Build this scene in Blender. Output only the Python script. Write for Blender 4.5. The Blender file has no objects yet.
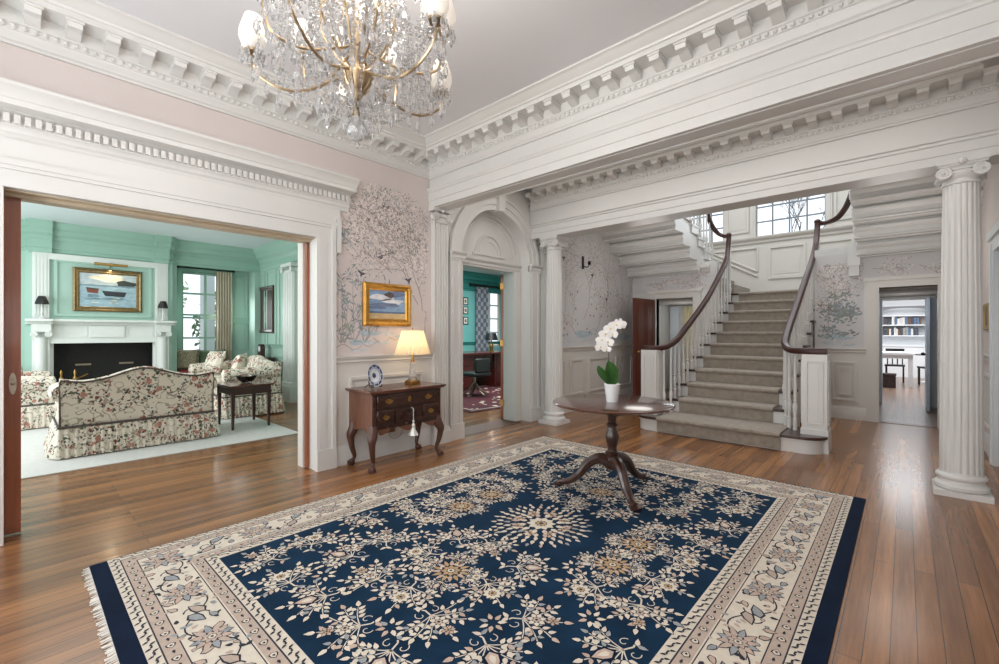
import bpy, math, random
from mathutils import Vector, Matrix
rnd = random.Random(7)
PI = math.pi
C = bpy.context.scene.collection
sin, cos = math.sin, math.cos

# ---------------------------------------------------------------- materials
def _n(nt, t, **kw):
    n = nt.nodes.new(t)
    for k, v in kw.items():
        if k.startswith('i_'):
            n.inputs[k[2:].replace('_', ' ')].default_value = v
        else:
            setattr(n, k, v)
    return n

def srgb(r, g, b):
    def f(c):
        c /= 255.0
        return c / 12.92 if c <= .04045 else ((c + .055) / 1.055) ** 2.4
    return (f(r), f(g), f(b), 1)

def mat(name, col, rough=.5, metal=0., var=.06, scale=6., bump=0., bscale=60., stretch=(1, 1, 1), spec=.5, trans=0., ior=1.5, emit=None, estr=0., coat=0., sheen=0.):
    m = bpy.data.materials.new(name); m.use_nodes = True
    nt = m.node_tree; b = nt.nodes['Principled BSDF']
    b.inputs['Roughness'].default_value = rough; b.inputs['Metallic'].default_value = metal
    b.inputs['Specular IOR Level'].default_value = spec
    b.inputs['Transmission Weight'].default_value = trans; b.inputs['IOR'].default_value = ior
    b.inputs['Coat Weight'].default_value = coat; b.inputs['Coat Roughness'].default_value = .08
    if sheen: b.inputs['Sheen Weight'].default_value = sheen
    if emit: b.inputs['Emission Color'].default_value = emit; b.inputs['Emission Strength'].default_value = estr
    tc = _n(nt, 'ShaderNodeTexCoord'); mp = _n(nt, 'ShaderNodeMapping')
    mp.inputs['Scale'].default_value = stretch
    nt.links.new(tc.outputs['Object'], mp.inputs['Vector'])
    nz = _n(nt, 'ShaderNodeTexNoise'); nz.inputs['Scale'].default_value = scale; nz.inputs['Detail'].default_value = 4
    nt.links.new(mp.outputs[0], nz.inputs['Vector'])
    cr = _n(nt, 'ShaderNodeValToRGB')
    cr.color_ramp.elements[0].position = .3; cr.color_ramp.elements[1].position = .7
    cr.color_ramp.elements[0].color = tuple(c * (1 - var) for c in col[:3]) + (1,)
    cr.color_ramp.elements[1].color = tuple(min(1, c * (1 + var)) for c in col[:3]) + (1,)
    nt.links.new(nz.outputs['Fac'], cr.inputs['Fac']); nt.links.new(cr.outputs[0], b.inputs['Base Color'])
    if bump:
        n2 = _n(nt, 'ShaderNodeTexNoise'); n2.inputs['Scale'].default_value = bscale
        nt.links.new(mp.outputs[0], n2.inputs['Vector'])
        bp = _n(nt, 'ShaderNodeBump'); bp.inputs['Strength'].default_value = bump; bp.inputs['Distance'].default_value = .01
        nt.links.new(n2.outputs['Fac'], bp.inputs['Height']); nt.links.new(bp.outputs[0], b.inputs['Normal'])
    return m

def wood_floor(name, c1, c2, c3, rough, width=.083, rot=PI / 2):
    m = bpy.data.materials.new(name); m.use_nodes = True
    nt = m.node_tree; b = nt.nodes['Principled BSDF']; L = nt.links.new
    tc = _n(nt, 'ShaderNodeTexCoord'); mp = _n(nt, 'ShaderNodeMapping'); mp.inputs['Rotation'].default_value = (0, 0, rot)
    L(tc.outputs['Object'], mp.inputs['Vector'])
    br = _n(nt, 'ShaderNodeTexBrick', offset=.37, offset_frequency=2)
    br.inputs['Scale'].default_value = 1; br.inputs['Brick Width'].default_value = 1.7; br.inputs['Row Height'].default_value = width
    br.inputs['Mortar Size'].default_value = .0017; br.inputs['Mortar Smooth'].default_value = .2; br.inputs['Bias'].default_value = 0
    br.inputs['Color1'].default_value = c1; br.inputs['Color2'].default_value = c2; br.inputs['Mortar'].default_value = c3
    L(mp.outputs[0], br.inputs['Vector'])
    m2 = _n(nt, 'ShaderNodeMapping'); m2.inputs['Rotation'].default_value = (0, 0, rot); m2.inputs['Scale'].default_value = (45, 2.2, 1)
    L(tc.outputs['Object'], m2.inputs['Vector'])
    nz = _n(nt, 'ShaderNodeTexNoise'); nz.inputs['Scale'].default_value = 1.4; nz.inputs['Detail'].default_value = 6; nz.inputs['Roughness'].default_value = .6
    L(m2.outputs[0], nz.inputs['Vector'])
    cr = _n(nt, 'ShaderNodeValToRGB'); cr.color_ramp.elements[0].position = .3; cr.color_ramp.elements[1].position = .75
    cr.color_ramp.elements[0].color = (.62, .57, .52, 1); cr.color_ramp.elements[1].color = (1.12, 1.12, 1.12, 1)
    L(nz.outputs['Fac'], cr.inputs['Fac'])
    mx = _n(nt, 'ShaderNodeMix', data_type='RGBA', blend_type='MULTIPLY'); mx.inputs['Factor'].default_value = .75
    L(br.outputs['Color'], mx.inputs['A']); L(cr.outputs[0], mx.inputs['B'])
    # boards differ in tone
    n3 = _n(nt, 'ShaderNodeTexNoise'); n3.inputs['Scale'].default_value = 1.0
    m3 = _n(nt, 'ShaderNodeMapping'); m3.inputs['Rotation'].default_value = (0, 0, rot); m3.inputs['Scale'].default_value = (12.05, .5, 1)
    L(tc.outputs['Object'], m3.inputs['Vector']); L(m3.outputs[0], n3.inputs['Vector'])
    c4 = _n(nt, 'ShaderNodeValToRGB'); c4.color_ramp.elements[0].position = .35; c4.color_ramp.elements[1].position = .65
    c4.color_ramp.elements[0].color = (.7, .68, .66, 1); c4.color_ramp.elements[1].color = (1.16, 1.16, 1.14, 1)
    L(n3.outputs['Fac'], c4.inputs['Fac'])
    my = _n(nt, 'ShaderNodeMix', data_type='RGBA', blend_type='MULTIPLY'); my.inputs['Factor'].default_value = .8
    L(mx.outputs['Result'], my.inputs['A']); L(c4.outputs[0], my.inputs['B'])
    L(my.outputs['Result'], b.inputs['Base Color'])
    b.inputs['Roughness'].default_value = rough; b.inputs['Specular IOR Level'].default_value = .5
    b.inputs['Coat Weight'].default_value = .15; b.inputs['Coat Roughness'].default_value = .12
    bp = _n(nt, 'ShaderNodeBump'); bp.inputs['Strength'].default_value = .06; bp.inputs['Distance'].default_value = .002; bp.invert = True
    L(br.outputs['Fac'], bp.inputs['Height']); L(bp.outputs[0], b.inputs['Normal'])
    return m

def floral(name, base, scale=1., seed=0.):
    """chintz: cream ground with rose blooms, green leaves and thin brown vines"""
    m = bpy.data.materials.new(name); m.use_nodes = True
    nt = m.node_tree; b = nt.nodes['Principled BSDF']; L = nt.links.new
    tc = _n(nt, 'ShaderNodeTexCoord'); mp = _n(nt, 'ShaderNodeMapping'); mp.inputs['Location'].default_value = (seed, seed * .7, seed * 1.3)
    mp.inputs['Scale'].default_value = (scale,) * 3
    L(tc.outputs['Object'], mp.inputs['Vector'])
    nz = _n(nt, 'ShaderNodeTexNoise'); nz.inputs['Scale'].default_value = 14; nz.inputs['Detail'].default_value = 3
    L(mp.outputs[0], nz.inputs['Vector'])
    ad = _n(nt, 'ShaderNodeMix', data_type='RGBA', blend_type='LINEAR_LIGHT'); ad.inputs['Factor'].default_value = .05
    L(mp.outputs[0], ad.inputs['A']); L(nz.outputs['Color'], ad.inputs['B'])
    def spots(sc, thr, soft, off):
        mo = _n(nt, 'ShaderNodeMapping'); mo.inputs['Location'].default_value = (off, off * 2, off * 3)
        L(ad.outputs['Result'], mo.inputs['Vector'])
        v = _n(nt, 'ShaderNodeTexVoronoi'); v.inputs['Scale'].default_value = sc; L(mo.outputs[0], v.inputs['Vector'])
        r = _n(nt, 'ShaderNodeMapRange'); r.inputs['From Min'].default_value = thr; r.inputs['From Max'].default_value = thr + soft
        r.inputs['To Min'].default_value = 1; r.inputs['To Max'].default_value = 0
        L(v.outputs['Distance'], r.inputs['Value']); return r.outputs[0], v.outputs['Color']
    cur = None
    rgb = _n(nt, 'ShaderNodeRGB'); rgb.outputs[0].default_value = base; cur = rgb.outputs[0]
    def over(fac, c):
        nonlocal cur
        mx = _n(nt, 'ShaderNodeMix', data_type='RGBA'); L(fac, mx.inputs['Factor']); L(cur, mx.inputs['A'])
        if isinstance(c, tuple): mx.inputs['B'].default_value = c
        else: L(c, mx.inputs['B'])
        cur = mx.outputs['Result']
    # vines: iso-lines of a noise field
    n2 = _n(nt, 'ShaderNodeTexNoise'); n2.inputs['Scale'].default_value = 9; n2.inputs['Detail'].default_value = 1; L(mp.outputs[0], n2.inputs['Vector'])
    s = _n(nt, 'ShaderNodeMath', operation='SUBTRACT'); s.inputs[1].default_value = .5; L(n2.outputs['Fac'], s.inputs[0])
    a = _n(nt, 'ShaderNodeMath', operation='ABSOLUTE'); L(s.outputs[0], a.inputs[0])
    r = _n(nt, 'ShaderNodeMapRange'); r.inputs['From Min'].default_value = .012; r.inputs['From Max'].default_value = .022; r.inputs['To Min'].default_value = .6; r.inputs['To Max'].default_value = 0
    L(a.outputs[0], r.inputs['Value']); over(r.outputs[0], srgb(105, 95, 75))
    # clusters: leaves and blooms only in patches
    n4 = _n(nt, 'ShaderNodeTexNoise'); n4.inputs['Scale'].default_value = 8; n4.inputs['Detail'].default_value = 0; L(mp.outputs[0], n4.inputs['Vector'])
    def patch(f, lo):
        q = _n(nt, 'ShaderNodeMapRange'); q.inputs['From Min'].default_value = lo; q.inputs['From Max'].default_value = lo + .05
        L(n4.outputs['Fac'], q.inputs['Value'])
        mm = _n(nt, 'ShaderNodeMath', operation='MULTIPLY'); L(f, mm.inputs[0]); L(q.outputs[0], mm.inputs[1]); return mm.outputs[0]
    f, _c = spots(19, .27, .06, 0); over(patch(f, .36), srgb(98, 104, 84))
    f, _c = spots(26, .26, .06, 4.1); over(patch(f, .40), srgb(62, 66, 66))
    f, _c = spots(11, .27, .07, 2.3); over(patch(f, .42), srgb(182, 132, 116))
    f, _c = spots(20, .21, .05, 7.7); over(patch(f, .43), srgb(134, 72, 64))
    L(cur, b.inputs['Base Color']); b.inputs['Roughness'].default_value = .75; b.inputs['Specular IOR Level'].default_value = .25
    return m

def glass_mat(name, tint=(1, 1, 1, 1), rough=.02, mixf=.35):
    m = bpy.data.materials.new(name); m.use_nodes = True
    nt = m.node_tree; nt.nodes.clear(); L = nt.links.new
    o = _n(nt, 'ShaderNodeOutputMaterial'); t = _n(nt, 'ShaderNodeBsdfTransparent'); g = _n(nt, 'ShaderNodeBsdfGlossy')
    t.inputs['Color'].default_value = tint; g.inputs['Roughness'].default_value = rough
    lw = _n(nt, 'ShaderNodeLayerWeight'); lw.inputs['Blend'].default_value = mixf
    nz = _n(nt, 'ShaderNodeTexNoise'); nz.inputs['Scale'].default_value = 3
    mx = _n(nt, 'ShaderNodeMixShader'); L(lw.outputs['Fresnel'], mx.inputs[0]); L(t.outputs[0], mx.inputs[1]); L(g.outputs[0], mx.inputs[2])
    L(mx.outputs[0], o.inputs[0]); return m

def mural_paint(name, col, alpha=1):
    return mat(name, col, rough=.7, var=.15, scale=20)

# ---------------------------------------------------------------- mesh builder
class MB:
    def __init__(s): s.v = []; s.f = []; s.m = []
    def n(s): return len(s.v)
    def poly(s, pts, m=0):
        i = len(s.v); s.v += [tuple(p) for p in pts]; s.f.append(tuple(range(i, i + len(pts)))); s.m.append(m)
    def box(s, x0, x1, y0, y1, z0, z1, m=0):
        if x0 > x1: x0, x1 = x1, x0
        if y0 > y1: y0, y1 = y1, y0
        if z0 > z1: z0, z1 = z1, z0
        s.k = getattr(s, 'k', 0) + 1; e = (s.k * 37 % 101) * 3e-6
        x0 -= e; x1 += e; y0 -= e; y1 += e; z0 -= e; z1 += e
        i = len(s.v)
        s.v += [(x, y, z) for z in (z0, z1) for x, y in ((x0, y0), (x1, y0), (x1, y1), (x0, y1))]
        for q in ((3, 2, 1, 0), (4, 5, 6, 7), (0, 1, 5, 4), (1, 2, 6, 5), (2, 3, 7, 6), (3, 0, 4, 7)):
            s.f.append(tuple(i + k for k in q)); s.m.append(m)
        return s
    def loops(s, rings, m=0, closed=True, cap0=True, cap1=True):
        i = len(s.v); k = len(rings[0])
        for r in rings: s.v += [tuple(p) for p in r]
        for a in range(len(rings) - 1):
            for b in range(k if closed else k - 1):
                c = (b + 1) % k
                s.f.append((i + a * k + b, i + a * k + c, i + (a + 1) * k + c, i + (a + 1) * k + b)); s.m.append(m)
        if closed and cap0: s.f.append(tuple(i + b for b in range(k))[::-1]); s.m.append(m)
        if closed and cap1:
            e = i + (len(rings) - 1) * k; s.f.append(tuple(e + b for b in range(k))); s.m.append(m)
        return s
    def lathe(s, prof, c=(0, 0, 0), n=16, m=0, flute=0, fd=.0, sx=1, sy=1):
        rings = []
        for r, z in prof:
            ring = []
            for k in range(n):
                a = 2 * PI * k / n; rr = r
                if flute: rr = r * (1 - fd * max(0, cos(flute * a)))
                ring.append((c[0] + sx * rr * cos(a), c[1] + sy * rr * sin(a), c[2] + z))
            rings.append(ring)
        return s.loops(rings, m)
    def tube(s, path, r, n=8, m=0, sq=None, up=None):
        """sweep a circle (or a w x h section sq) along path"""
        P = [Vector(p) for p in path]; rings = []
        R = r if isinstance(r, (list, tuple)) else [r] * len(P)
        prev = Vector(up) if up else None
        for i, p in enumerate(P):
            t = (P[min(i + 1, len(P) - 1)] - P[max(i - 1, 0)])
            if t.length < 1e-9: t = Vector((0, 0, 1))
            t.normalize()
            if prev is None:
                prev = Vector((0, 0, 1)) if abs(t.z) < .9 else Vector((1, 0, 0))
            u = prev - t * prev.dot(t)
            if u.length < 1e-4: u = Vector((1, 0, 0)) - t * t.x
            u.normalize(); w = t.cross(u)
            if not up: prev = u
            ring = []
            if sq:
                for a, b in sq: ring.append(p + u * (b * R[i]) + w * (a * R[i]))
            else:
                for k in range(n):
                    a = 2 * PI * k / n; ring.append(p + u * (R[i] * cos(a)) + w * (R[i] * sin(a)))
            rings.append(ring)
        return s.loops(rings, m)
    def ball(s, c, r, n=8, m=0, sc=(1, 1, 1)):
        k = max(3, n // 2); prof = []
        for i in range(k + 1):
            a = -PI / 2 + PI * i / k; prof.append((max(1e-4, r * cos(a)), r * sin(a) * sc[2]))
        return s.lathe(prof, c, n, m, sx=sc[0], sy=sc[1])
    def mould(s, prof, p0, p1, nrm, m=0, e0=0., e1=0.):
        """extrude profile [(proj, z)] from p0 to p1; e0/e1 = run-out per unit projection (mitres)"""
        p0 = Vector((p0[0], p0[1], 0)); p1 = Vector((p1[0], p1[1], 0)); n = Vector((nrm[0], nrm[1], 0)); d = (p1 - p0).normalized()
        a = [p0 + n * p - d * (e0 * p) + Vector((0, 0, z)) for p, z in prof]
        b = [p1 + n * p + d * (e1 * p) + Vector((0, 0, z)) for p, z in prof]
        return s.loops([a, b], m)
    def prism(s, pts, axis, t0, t1, m=0):
        """closed 2-D outline extruded along an axis: axis 0 -> pts are (y,z), 1 -> (x,z), 2 -> (x,y)"""
        def q(p, t): return (t, p[0], p[1]) if axis == 0 else (p[0], t, p[1]) if axis == 1 else (p[0], p[1], t)
        return s.loops([[q(p, t0) for p in pts], [q(p, t1) for p in pts]], m)
    def xf(s, start, M):
        for i in range(start, len(s.v)): s.v[i] = tuple(M @ Vector(s.v[i]))
        return s

def rotz(c, a): return Matrix.Translation(Vector(c)) @ Matrix.Rotation(a, 4, 'Z') @ Matrix.Translation(-Vector(c))
WLOC = {}
def obj(name, mb, mats, parent=None, angle=35, bevel=0., local=False, sub=0):
    me = bpy.data.meshes.new(name); o = bpy.data.objects.new(name, me); C.objects.link(o)
    off = Vector((0, 0, 0))
    if parent is not None and not local: off = WLOC.get(parent.as_pointer(), Vector((0, 0, 0)))
    me.from_pydata([(x - off.x, y - off.y, z - off.z) for x, y, z in mb.v], [], mb.f)
    if not isinstance(mats, (list, tuple)): mats = [mats]
    for q in mats: me.materials.append(q)
    me.polygons.foreach_set('material_index', mb.m)
    me.update()
    import bmesh
    b = bmesh.new(); b.from_mesh(me); bmesh.ops.recalc_face_normals(b, faces=b.faces); b.to_mesh(me); b.free()
    me.polygons.foreach_set('use_smooth', [True] * len(me.polygons)); me.set_sharp_from_angle(angle=math.radians(angle))
    if parent is not None:
        o.parent = parent; WLOC[o.as_pointer()] = off
    else:
        # origin at the base centre of the thing
        if mb.v:
            xs = [v[0] for v in mb.v]; ys = [v[1] for v in mb.v]; zs = [v[2] for v in mb.v]
            c = Vector(((min(xs) + max(xs)) / 2, (min(ys) + max(ys)) / 2, min(zs)))
            if not local:
                KEEP.append((o, c))
    if bevel:
        q = o.modifiers.new('bevel', 'BEVEL'); q.width = bevel; q.segments = 2; q.limit_method = 'ANGLE'
    if sub:
        q = o.modifiers.new('sub', 'SUBSURF'); q.levels = sub; q.render_levels = sub
    return o
KEEP = []
def tag(o, label, cat, group=None, kind=None):
    o['label'] = label; o['category'] = cat
    if group: o['group'] = group
    if kind: o['kind'] = kind
    return o
def thing(name, label, cat, loc=(0, 0, 0), group=None, rot=0):
    o = bpy.data.objects.new(name, None); C.objects.link(o); o.location = loc; o.rotation_euler = (0, 0, rot); o.empty_display_size = .1
    WLOC[o.as_pointer()] = Vector(loc); return tag(o, label, cat, group)
def struct(name, mb, mats, parent=None, **kw):
    o = obj(name, mb, mats, parent, **kw)
    if parent is None: o['kind'] = 'structure'
    return o
def dup(root, loc, rot=None, label=None, group=None):
    r = root.copy(); C.objects.link(r); r.location = loc
    if rot is not None: r.rotation_euler = (0, 0, rot)
    if label: r['label'] = label
    if group: r['group'] = group
    for ch in list(root.children):
        c = ch.copy(); C.objects.link(c); c.parent = r
        for g in list(ch.children):
            d = g.copy(); C.objects.link(d); d.parent = c
    return r
def spline(pts, k=8):
    """Catmull-Rom through pts"""
    P = [Vector(p) for p in pts]; P = [P[0] * 2 - P[1]] + P + [P[-1] * 2 - P[-2]]; out = []
    for i in range(1, len(P) - 2):
        a, b, c, d = P[i - 1], P[i], P[i + 1], P[i + 2]
        for j in range(k):
            t = j / k
            out.append(.5 * ((2 * b) + (c - a) * t + (2 * a - 5 * b + 4 * c - d) * t * t + (3 * b - a - 3 * c + d) * t ** 3))
    out.append(P[-2]); return out
def finish():
    for o, c in KEEP:
        o.data.transform(Matrix.Translation(-c)); o.location = c
        for ch in o.children: ch.location = ch.location - c

# palette
WHITE = mat('white_paint', srgb(212, 211, 208), .38, var=.015, scale=2)
PANEL = mat('cream_paint', srgb(214, 211, 205), .42, var=.015, scale=2)
CEIL = mat('ceiling_paint', srgb(222, 222, 225), .75, var=.012, scale=1.5)
PINK = mat('blush_wallpaper', srgb(210, 200, 197), .7, var=.02, scale=3, stretch=(1, 1, .4))
MINT = mat('mint_paint', srgb(166, 197, 184), .45, var=.03, scale=2)
MINTD = mat('mint_trim_paint', srgb(152, 187, 172), .42, var=.03, scale=2)
TEAL = mat('teal_paint', srgb(116, 184, 178), .5, var=.03, scale=2)
MAHOG = mat('mahogany', srgb(84, 44, 30), .22, var=.3, scale=4, stretch=(1, 1, 14), coat=.4)
MAHOGX = mat('mahogany_grain_along', srgb(84, 48, 34), .2, var=.35, scale=4, stretch=(14, 1.2, 14), coat=.5)
DKWOOD = mat('dark_wood', srgb(58, 34, 26), .3, var=.3, scale=5, stretch=(6, 6, 1), coat=.3)
DOORW = mat('door_wood', srgb(138, 76, 46), .32, var=.25, scale=3, stretch=(9, 9, .8), coat=.3)
RAILW = mat('rail_wood', srgb(58, 26, 20), .34, var=.2, scale=5, spec=.4)
BRASS = mat('brass', srgb(176, 140, 82), .3, 1., var=.12, scale=30)
NICKEL = mat('aged_nickel', srgb(160, 150, 134), .35, 1., var=.15, scale=30)
GOLD = mat('gilt', srgb(190, 142, 66), .38, .8, var=.2, scale=25, bump=.3, bscale=90)
BLACK = mat('black_metal', srgb(22, 21, 22), .4, var=.2)
SOOT = mat('firebox_black', srgb(14, 13, 13), .55, var=.3, bump=.3, bscale=25)
GLASS = glass_mat('window_glass', mixf=.12)
CLEAR = glass_mat('clear_glass', (.97, .98, .98, 1), mixf=.4)
# ================================================================ the shell
XL, XR, YB, YC, YW = -4.1, .67, 3.27, 5.14, 8.5      # left wall, right wall, front beam, column entablature, back wall
ZC = 3.4
FLOOR = wood_floor('oak_boards', srgb(166, 116, 72), srgb(124, 82, 49), srgb(44, 27, 16), .26)
KFLOOR = wood_floor('grey_oak_boards', srgb(150, 122, 106), srgb(128, 104, 90), srgb(80, 64, 54), .3, .12)
mb = MB(); mb.box(-10.9, .85, -1.9, 8.56, -.12, 0); struct('floor', mb, FLOOR)
mb = MB(); mb.box(-5.0, 3.2, 8.56, 19.2, -.12, -.001); mb.box(-10.9, -5., 8.56, 9.9, -.12, -.001); struct('floor_kitchen', mb, KFLOOR)
def cells(mb, axis, a0, a1, s0, s1, z0, z1, holes, m=0):
    S = sorted({s0, s1} | {h[0] for h in holes} | {h[1] for h in holes}); Z = sorted({z0, z1} | {h[2] for h in holes} | {h[3] for h in holes})
    S = [s for s in S if s0 <= s <= s1]; Z = [z for z in Z if z0 <= z <= z1]
    for i in range(len(S) - 1):
        for j in range(len(Z) - 1):
            cs, cz = (S[i] + S[i + 1]) / 2, (Z[j] + Z[j + 1]) / 2
            if any(h[0] < cs < h[1] and h[2] < cz < h[3] for h in holes): continue
            if axis == 0: mb.box(a0, a1, S[i], S[i + 1], Z[j], Z[j + 1], m)
            else: mb.box(S[i], S[i + 1], a0, a1, Z[j], Z[j + 1], m)
    return mb
# --- painted chinoiserie: thin leaves, twigs and birds drawn on a wall plane
LAY = [0]
def leaf(mb, P, s, z, a, l, w, m):
    c, d = cos(a), sin(a)
    pts = [(0, 0), (.3 * l, .5 * w), (.65 * l, .38 * w), (l, 0), (.65 * l, -.38 * w), (.3 * l, -.5 * w)]
    LAY[0] += 1; mb.poly([P(s + c * x - d * y, z + d * x + c * y) for x, y in pts], m)
def ribbon(mb, P, path, w0, w1, m):
    n = len(path)
    for i in range(n - 1):
        (a, b), (c, d) = path[i], path[i + 1]; L = math.hypot(c - a, d - b) or 1
        nx, ny = -(d - b) / L, (c - a) / L; u = w0 + (w1 - w0) * i / n; v = w0 + (w1 - w0) * (i + 1) / n
        LAY[0] += 1; mb.poly([P(a + nx * u / 2, b + ny * u / 2), P(a - nx * u / 2, b - ny * u / 2), P(c - nx * v / 2, d - ny * v / 2), P(c + nx * v / 2, d + ny * v / 2)], m)
def blossom(mb, P, s, z, r, m, mc, n=5):
    for k in range(n): leaf(mb, P, s, z, 2 * PI * k / n + rnd.random(), r, r * .75, m)
    leaf(mb, P, s - r * .2, z, 0, r * .4, r * .3, mc)
def tree(mb, P, s, z, ang, length, w, depth, lm, clip, den=1.):
    """wandering twig with leaves; lm = leaf material ids"""
    path = [(s, z)]; a = ang; st = length / 9
    for i in range(9):
        a += rnd.uniform(-.28, .28); s += cos(a) * st; z += sin(a) * st
        if not clip(s, z): break
        path.append((s, z))
        for q in range(int(1.3 * den + rnd.random())):
            b = a + rnd.choice((-1, 1)) * rnd.uniform(.5, 1.3); o = rnd.uniform(.0, .09)
            x, y = s + cos(b) * o, z + sin(b) * o
            if clip(x, y):
                if rnd.random() < .6: leaf(mb, P, x, y, b + rnd.uniform(-.6, .6), rnd.uniform(.014, .032), .009, rnd.choice(lm))
                else: blossom(mb, P, x, y, .016, BL, TN)
        if depth and rnd.random() < .55: tree(mb, P, s, z, a + rnd.choice((-1, 1)) * rnd.uniform(.4, 1.), length * .55, w * .6, depth - 1, lm, clip, den)
    if len(path) > 1: ribbon(mb, P, path, w * .6, w * .25, TW)
def grass(mb, P, s, z, h, n, m, clip):
    for k in range(n):
        a = PI / 2 + rnd.uniform(-.9, .9); path = [(s, z)]
        x, y = s, z
        for i in range(5):
            x += cos(a) * h / 5; y += sin(a) * h / 5; a += rnd.uniform(-.1, .1)
            if clip(x, y):
                path.append((x, y)); b = a + rnd.choice((-1, 1)) * .8
                leaf(mb, P, x, y, b, rnd.uniform(.05, .09), .016, rnd.choice(m))
        ribbon(mb, P, path, .006, .003, m[0])
def bird(mb, P, s, z, a, k, m):
    leaf(mb, P, s, z, a, .09 * k, .035 * k, m); leaf(mb, P, s + .03 * k * cos(a), z + .03 * k * sin(a), a + 2.2, .07 * k, .025 * k, m); leaf(mb, P, s + .03 * k * cos(a), z + .03 * k * sin(a), a - 2., .05 * k, .02 * k, m)
def cloud(mb, P, s, z, w, h, m):
    pts = [(s + w * .5 * cos(t) * (1 + .12 * sin(5 * t)), z + h * .5 * sin(t) * (1 + .2 * sin(3 * t + 1))) for t in [2 * PI * k / 22 for k in range(22)]]
    LAY[0] += 1; mb.poly([P(*p) for p in pts], m)
def inkline(n, r, g, b): return mat(n, srgb(r, g, b), .75, var=.12, scale=30)
MURAL = [inkline('mural_twig', 150, 132, 124), inkline('mural_leaf_grey', 140, 142, 142), inkline('mural_leaf_blue', 146, 158, 166), inkline('mural_leaf_green', 150, 160, 148),
         inkline('mural_blossom', 226, 216, 210), inkline('mural_rust', 156, 112, 98), inkline('mural_ink', 86, 84, 92), inkline('mural_mist', 200, 202, 204), inkline('mural_rock', 176, 190, 198)]
TW, LG, LB, LV, BL, TN, IK, MI, RK = range(1, 10)

# --- wall_left: opening to the living room, plain pier, study arch, stair-hall wall
holes = [(-.05, 1.91, 0, 2.2)]
mb = MB(); cells(mb, 0, -4.4, XL, -1.75, 3.62, 0, ZC + .1, holes)
mb.box(-4.4, XL, 3.62, 3.76, 0, ZC + .1)
CYA, RA, ZS = 4.43, .67, 2.29
N = 28
for i in range(N):
    t0, t1 = PI - PI * i / N, PI - PI * (i + 1) / N
    y0, z0, y1, z1 = CYA + RA * cos(t0), ZS + RA * sin(t0), CYA + RA * cos(t1), ZS + RA * sin(t1)
    mb.poly([(XL, y0, z0), (XL, y1, z1), (XL, y1, ZC + .1), (XL, y0, ZC + .1)])
    mb.poly([(XL, y0, z0), (XL, y1, z1), (XL - .16, y1, z1), (XL - .16, y0, z0)])
mb.poly([(XL - .16, CYA + RA * cos(PI * i / N), ZS + RA * sin(PI * i / N)) for i in range(N + 1)])
mb.box(-4.45, XL - .16, 3.76, 3.845, 0, 2.2); mb.box(-4.45, XL - .16, 4.95, 5.10, 0, 2.2); mb.box(-4.45, XL - .16, 3.76, 5.10, 2.2, 2.3); mb.box(-4.45, XL - .17, 3.62, 5.2, 2.3, ZC + .1)
mb.box(-4.45, XL, 5.10, YW + .1, 0, ZC + .1)
P = lambda s, z: (XL + .002 + (LAY[0] * 7 % 613) * 3e-6, s, z)
# wallpaper sheet between the opening and the pilaster, and over the doorway
def clipA(s, z): return 2.1 < s < 3.24 and 1.1 < z < 2.85
mb.box(XL - .01, XL + .0012, 2.05, 3.29, 1.0, 3.12, 10); mb.box(XL - .01, XL + .0012, -1.7, 2.06, 2.6, 3.12, 10)
for s, z, a, l in ((3.16, 1.55, 1.75, 1.2), (3.1, 1.62, 2.05, 1.25), (2.98, 2.1, 2.4, .8), (2.7, 2.42, 2.7, .7), (2.14, 2.5, .2, .5), (2.3, 2.6, -.2, .5), (3.14, 2.2, 1.7, .6), (2.6, 2.1, .3, .5), (2.75, 1.95, 2.6, .4), (3.2, 1.3, 1.6, .7), (2.55, 2.65, -.4, .6)):
    tree(mb, P, s, z, a, l, .014, 2, [LG, LG, LV, LB, IK], clipA, 1.15)
for s, h in ((2.2, .62), (2.3, .75), (2.42, .5), (2.16, .4)): grass(mb, P, s, 1.2, h, 5, [LG, LB, LV], clipA)
for k in range(6): grass(mb, P, rnd.uniform(2.12, 2.4), rnd.uniform(1.5, 2.2), .2, 2, [LB, LG], clipA)
for s, z, a in ((2.66, 2.62, .6), (2.6, 2.08, .9), (2.36, 1.9, .2), (2.16, 2.62, 1), (2.95, 1.87, .7)): bird(mb, P, s, z, a, .9, IK)
for k in range(13): cloud(mb, P, rnd.uniform(2.2, 3.1), rnd.uniform(1.1, 1.3), rnd.uniform(.15, .3), rnd.uniform(.03, .06), rnd.choice((MI, RK)))
for k in range(5): ribbon(mb, P, [(2.12 + k * .2 + .04 * j, 1.16 + .03 * k % .1 + .03 * sin(j + k)) for j in range(8)], .006, .003, LG)
# stair-hall part of the same wall
def clipB(s, z): return 5.56 < s < 8.45 and 1.12 < z < min(3.0, 2.52 + (8.45 - s) * .555)
mb.box(XL - .01, XL + .0012, 5.4, 8.5, 1.0, 3.2, 11)
for k in range(9): tree(mb, P, 5.7 + k * .32 + rnd.uniform(-.1, .1), 1.2 + rnd.uniform(0, .5), PI / 2 + rnd.uniform(-.5, .5), 1.25, .016, 2, [LG, LB, LV, TN], clipB, 1.1)
for k in range(14): cloud(mb, P, rnd.uniform(5.7, 8.3), rnd.uniform(1.1, 1.35), rnd.uniform(.25, .6), rnd.uniform(.05, .14), rnd.choice((MI, RK)))
for k in range(60):
    s, z = rnd.uniform(5.6, 8.3), rnd.uniform(1.2, 2.1)
    if clipB(s, z): blossom(mb, P, s, z, .025, rnd.choice((TN, LB, BL)), TN)
for s, z in ((6.0, 2.5), (6.9, 2.3), (7.4, 1.9)): bird(mb, P, s, z, .7, 1., IK)
GREYP = mat('silvery_wallpaper', srgb(206, 204, 204), .7, var=.02, scale=3)
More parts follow.
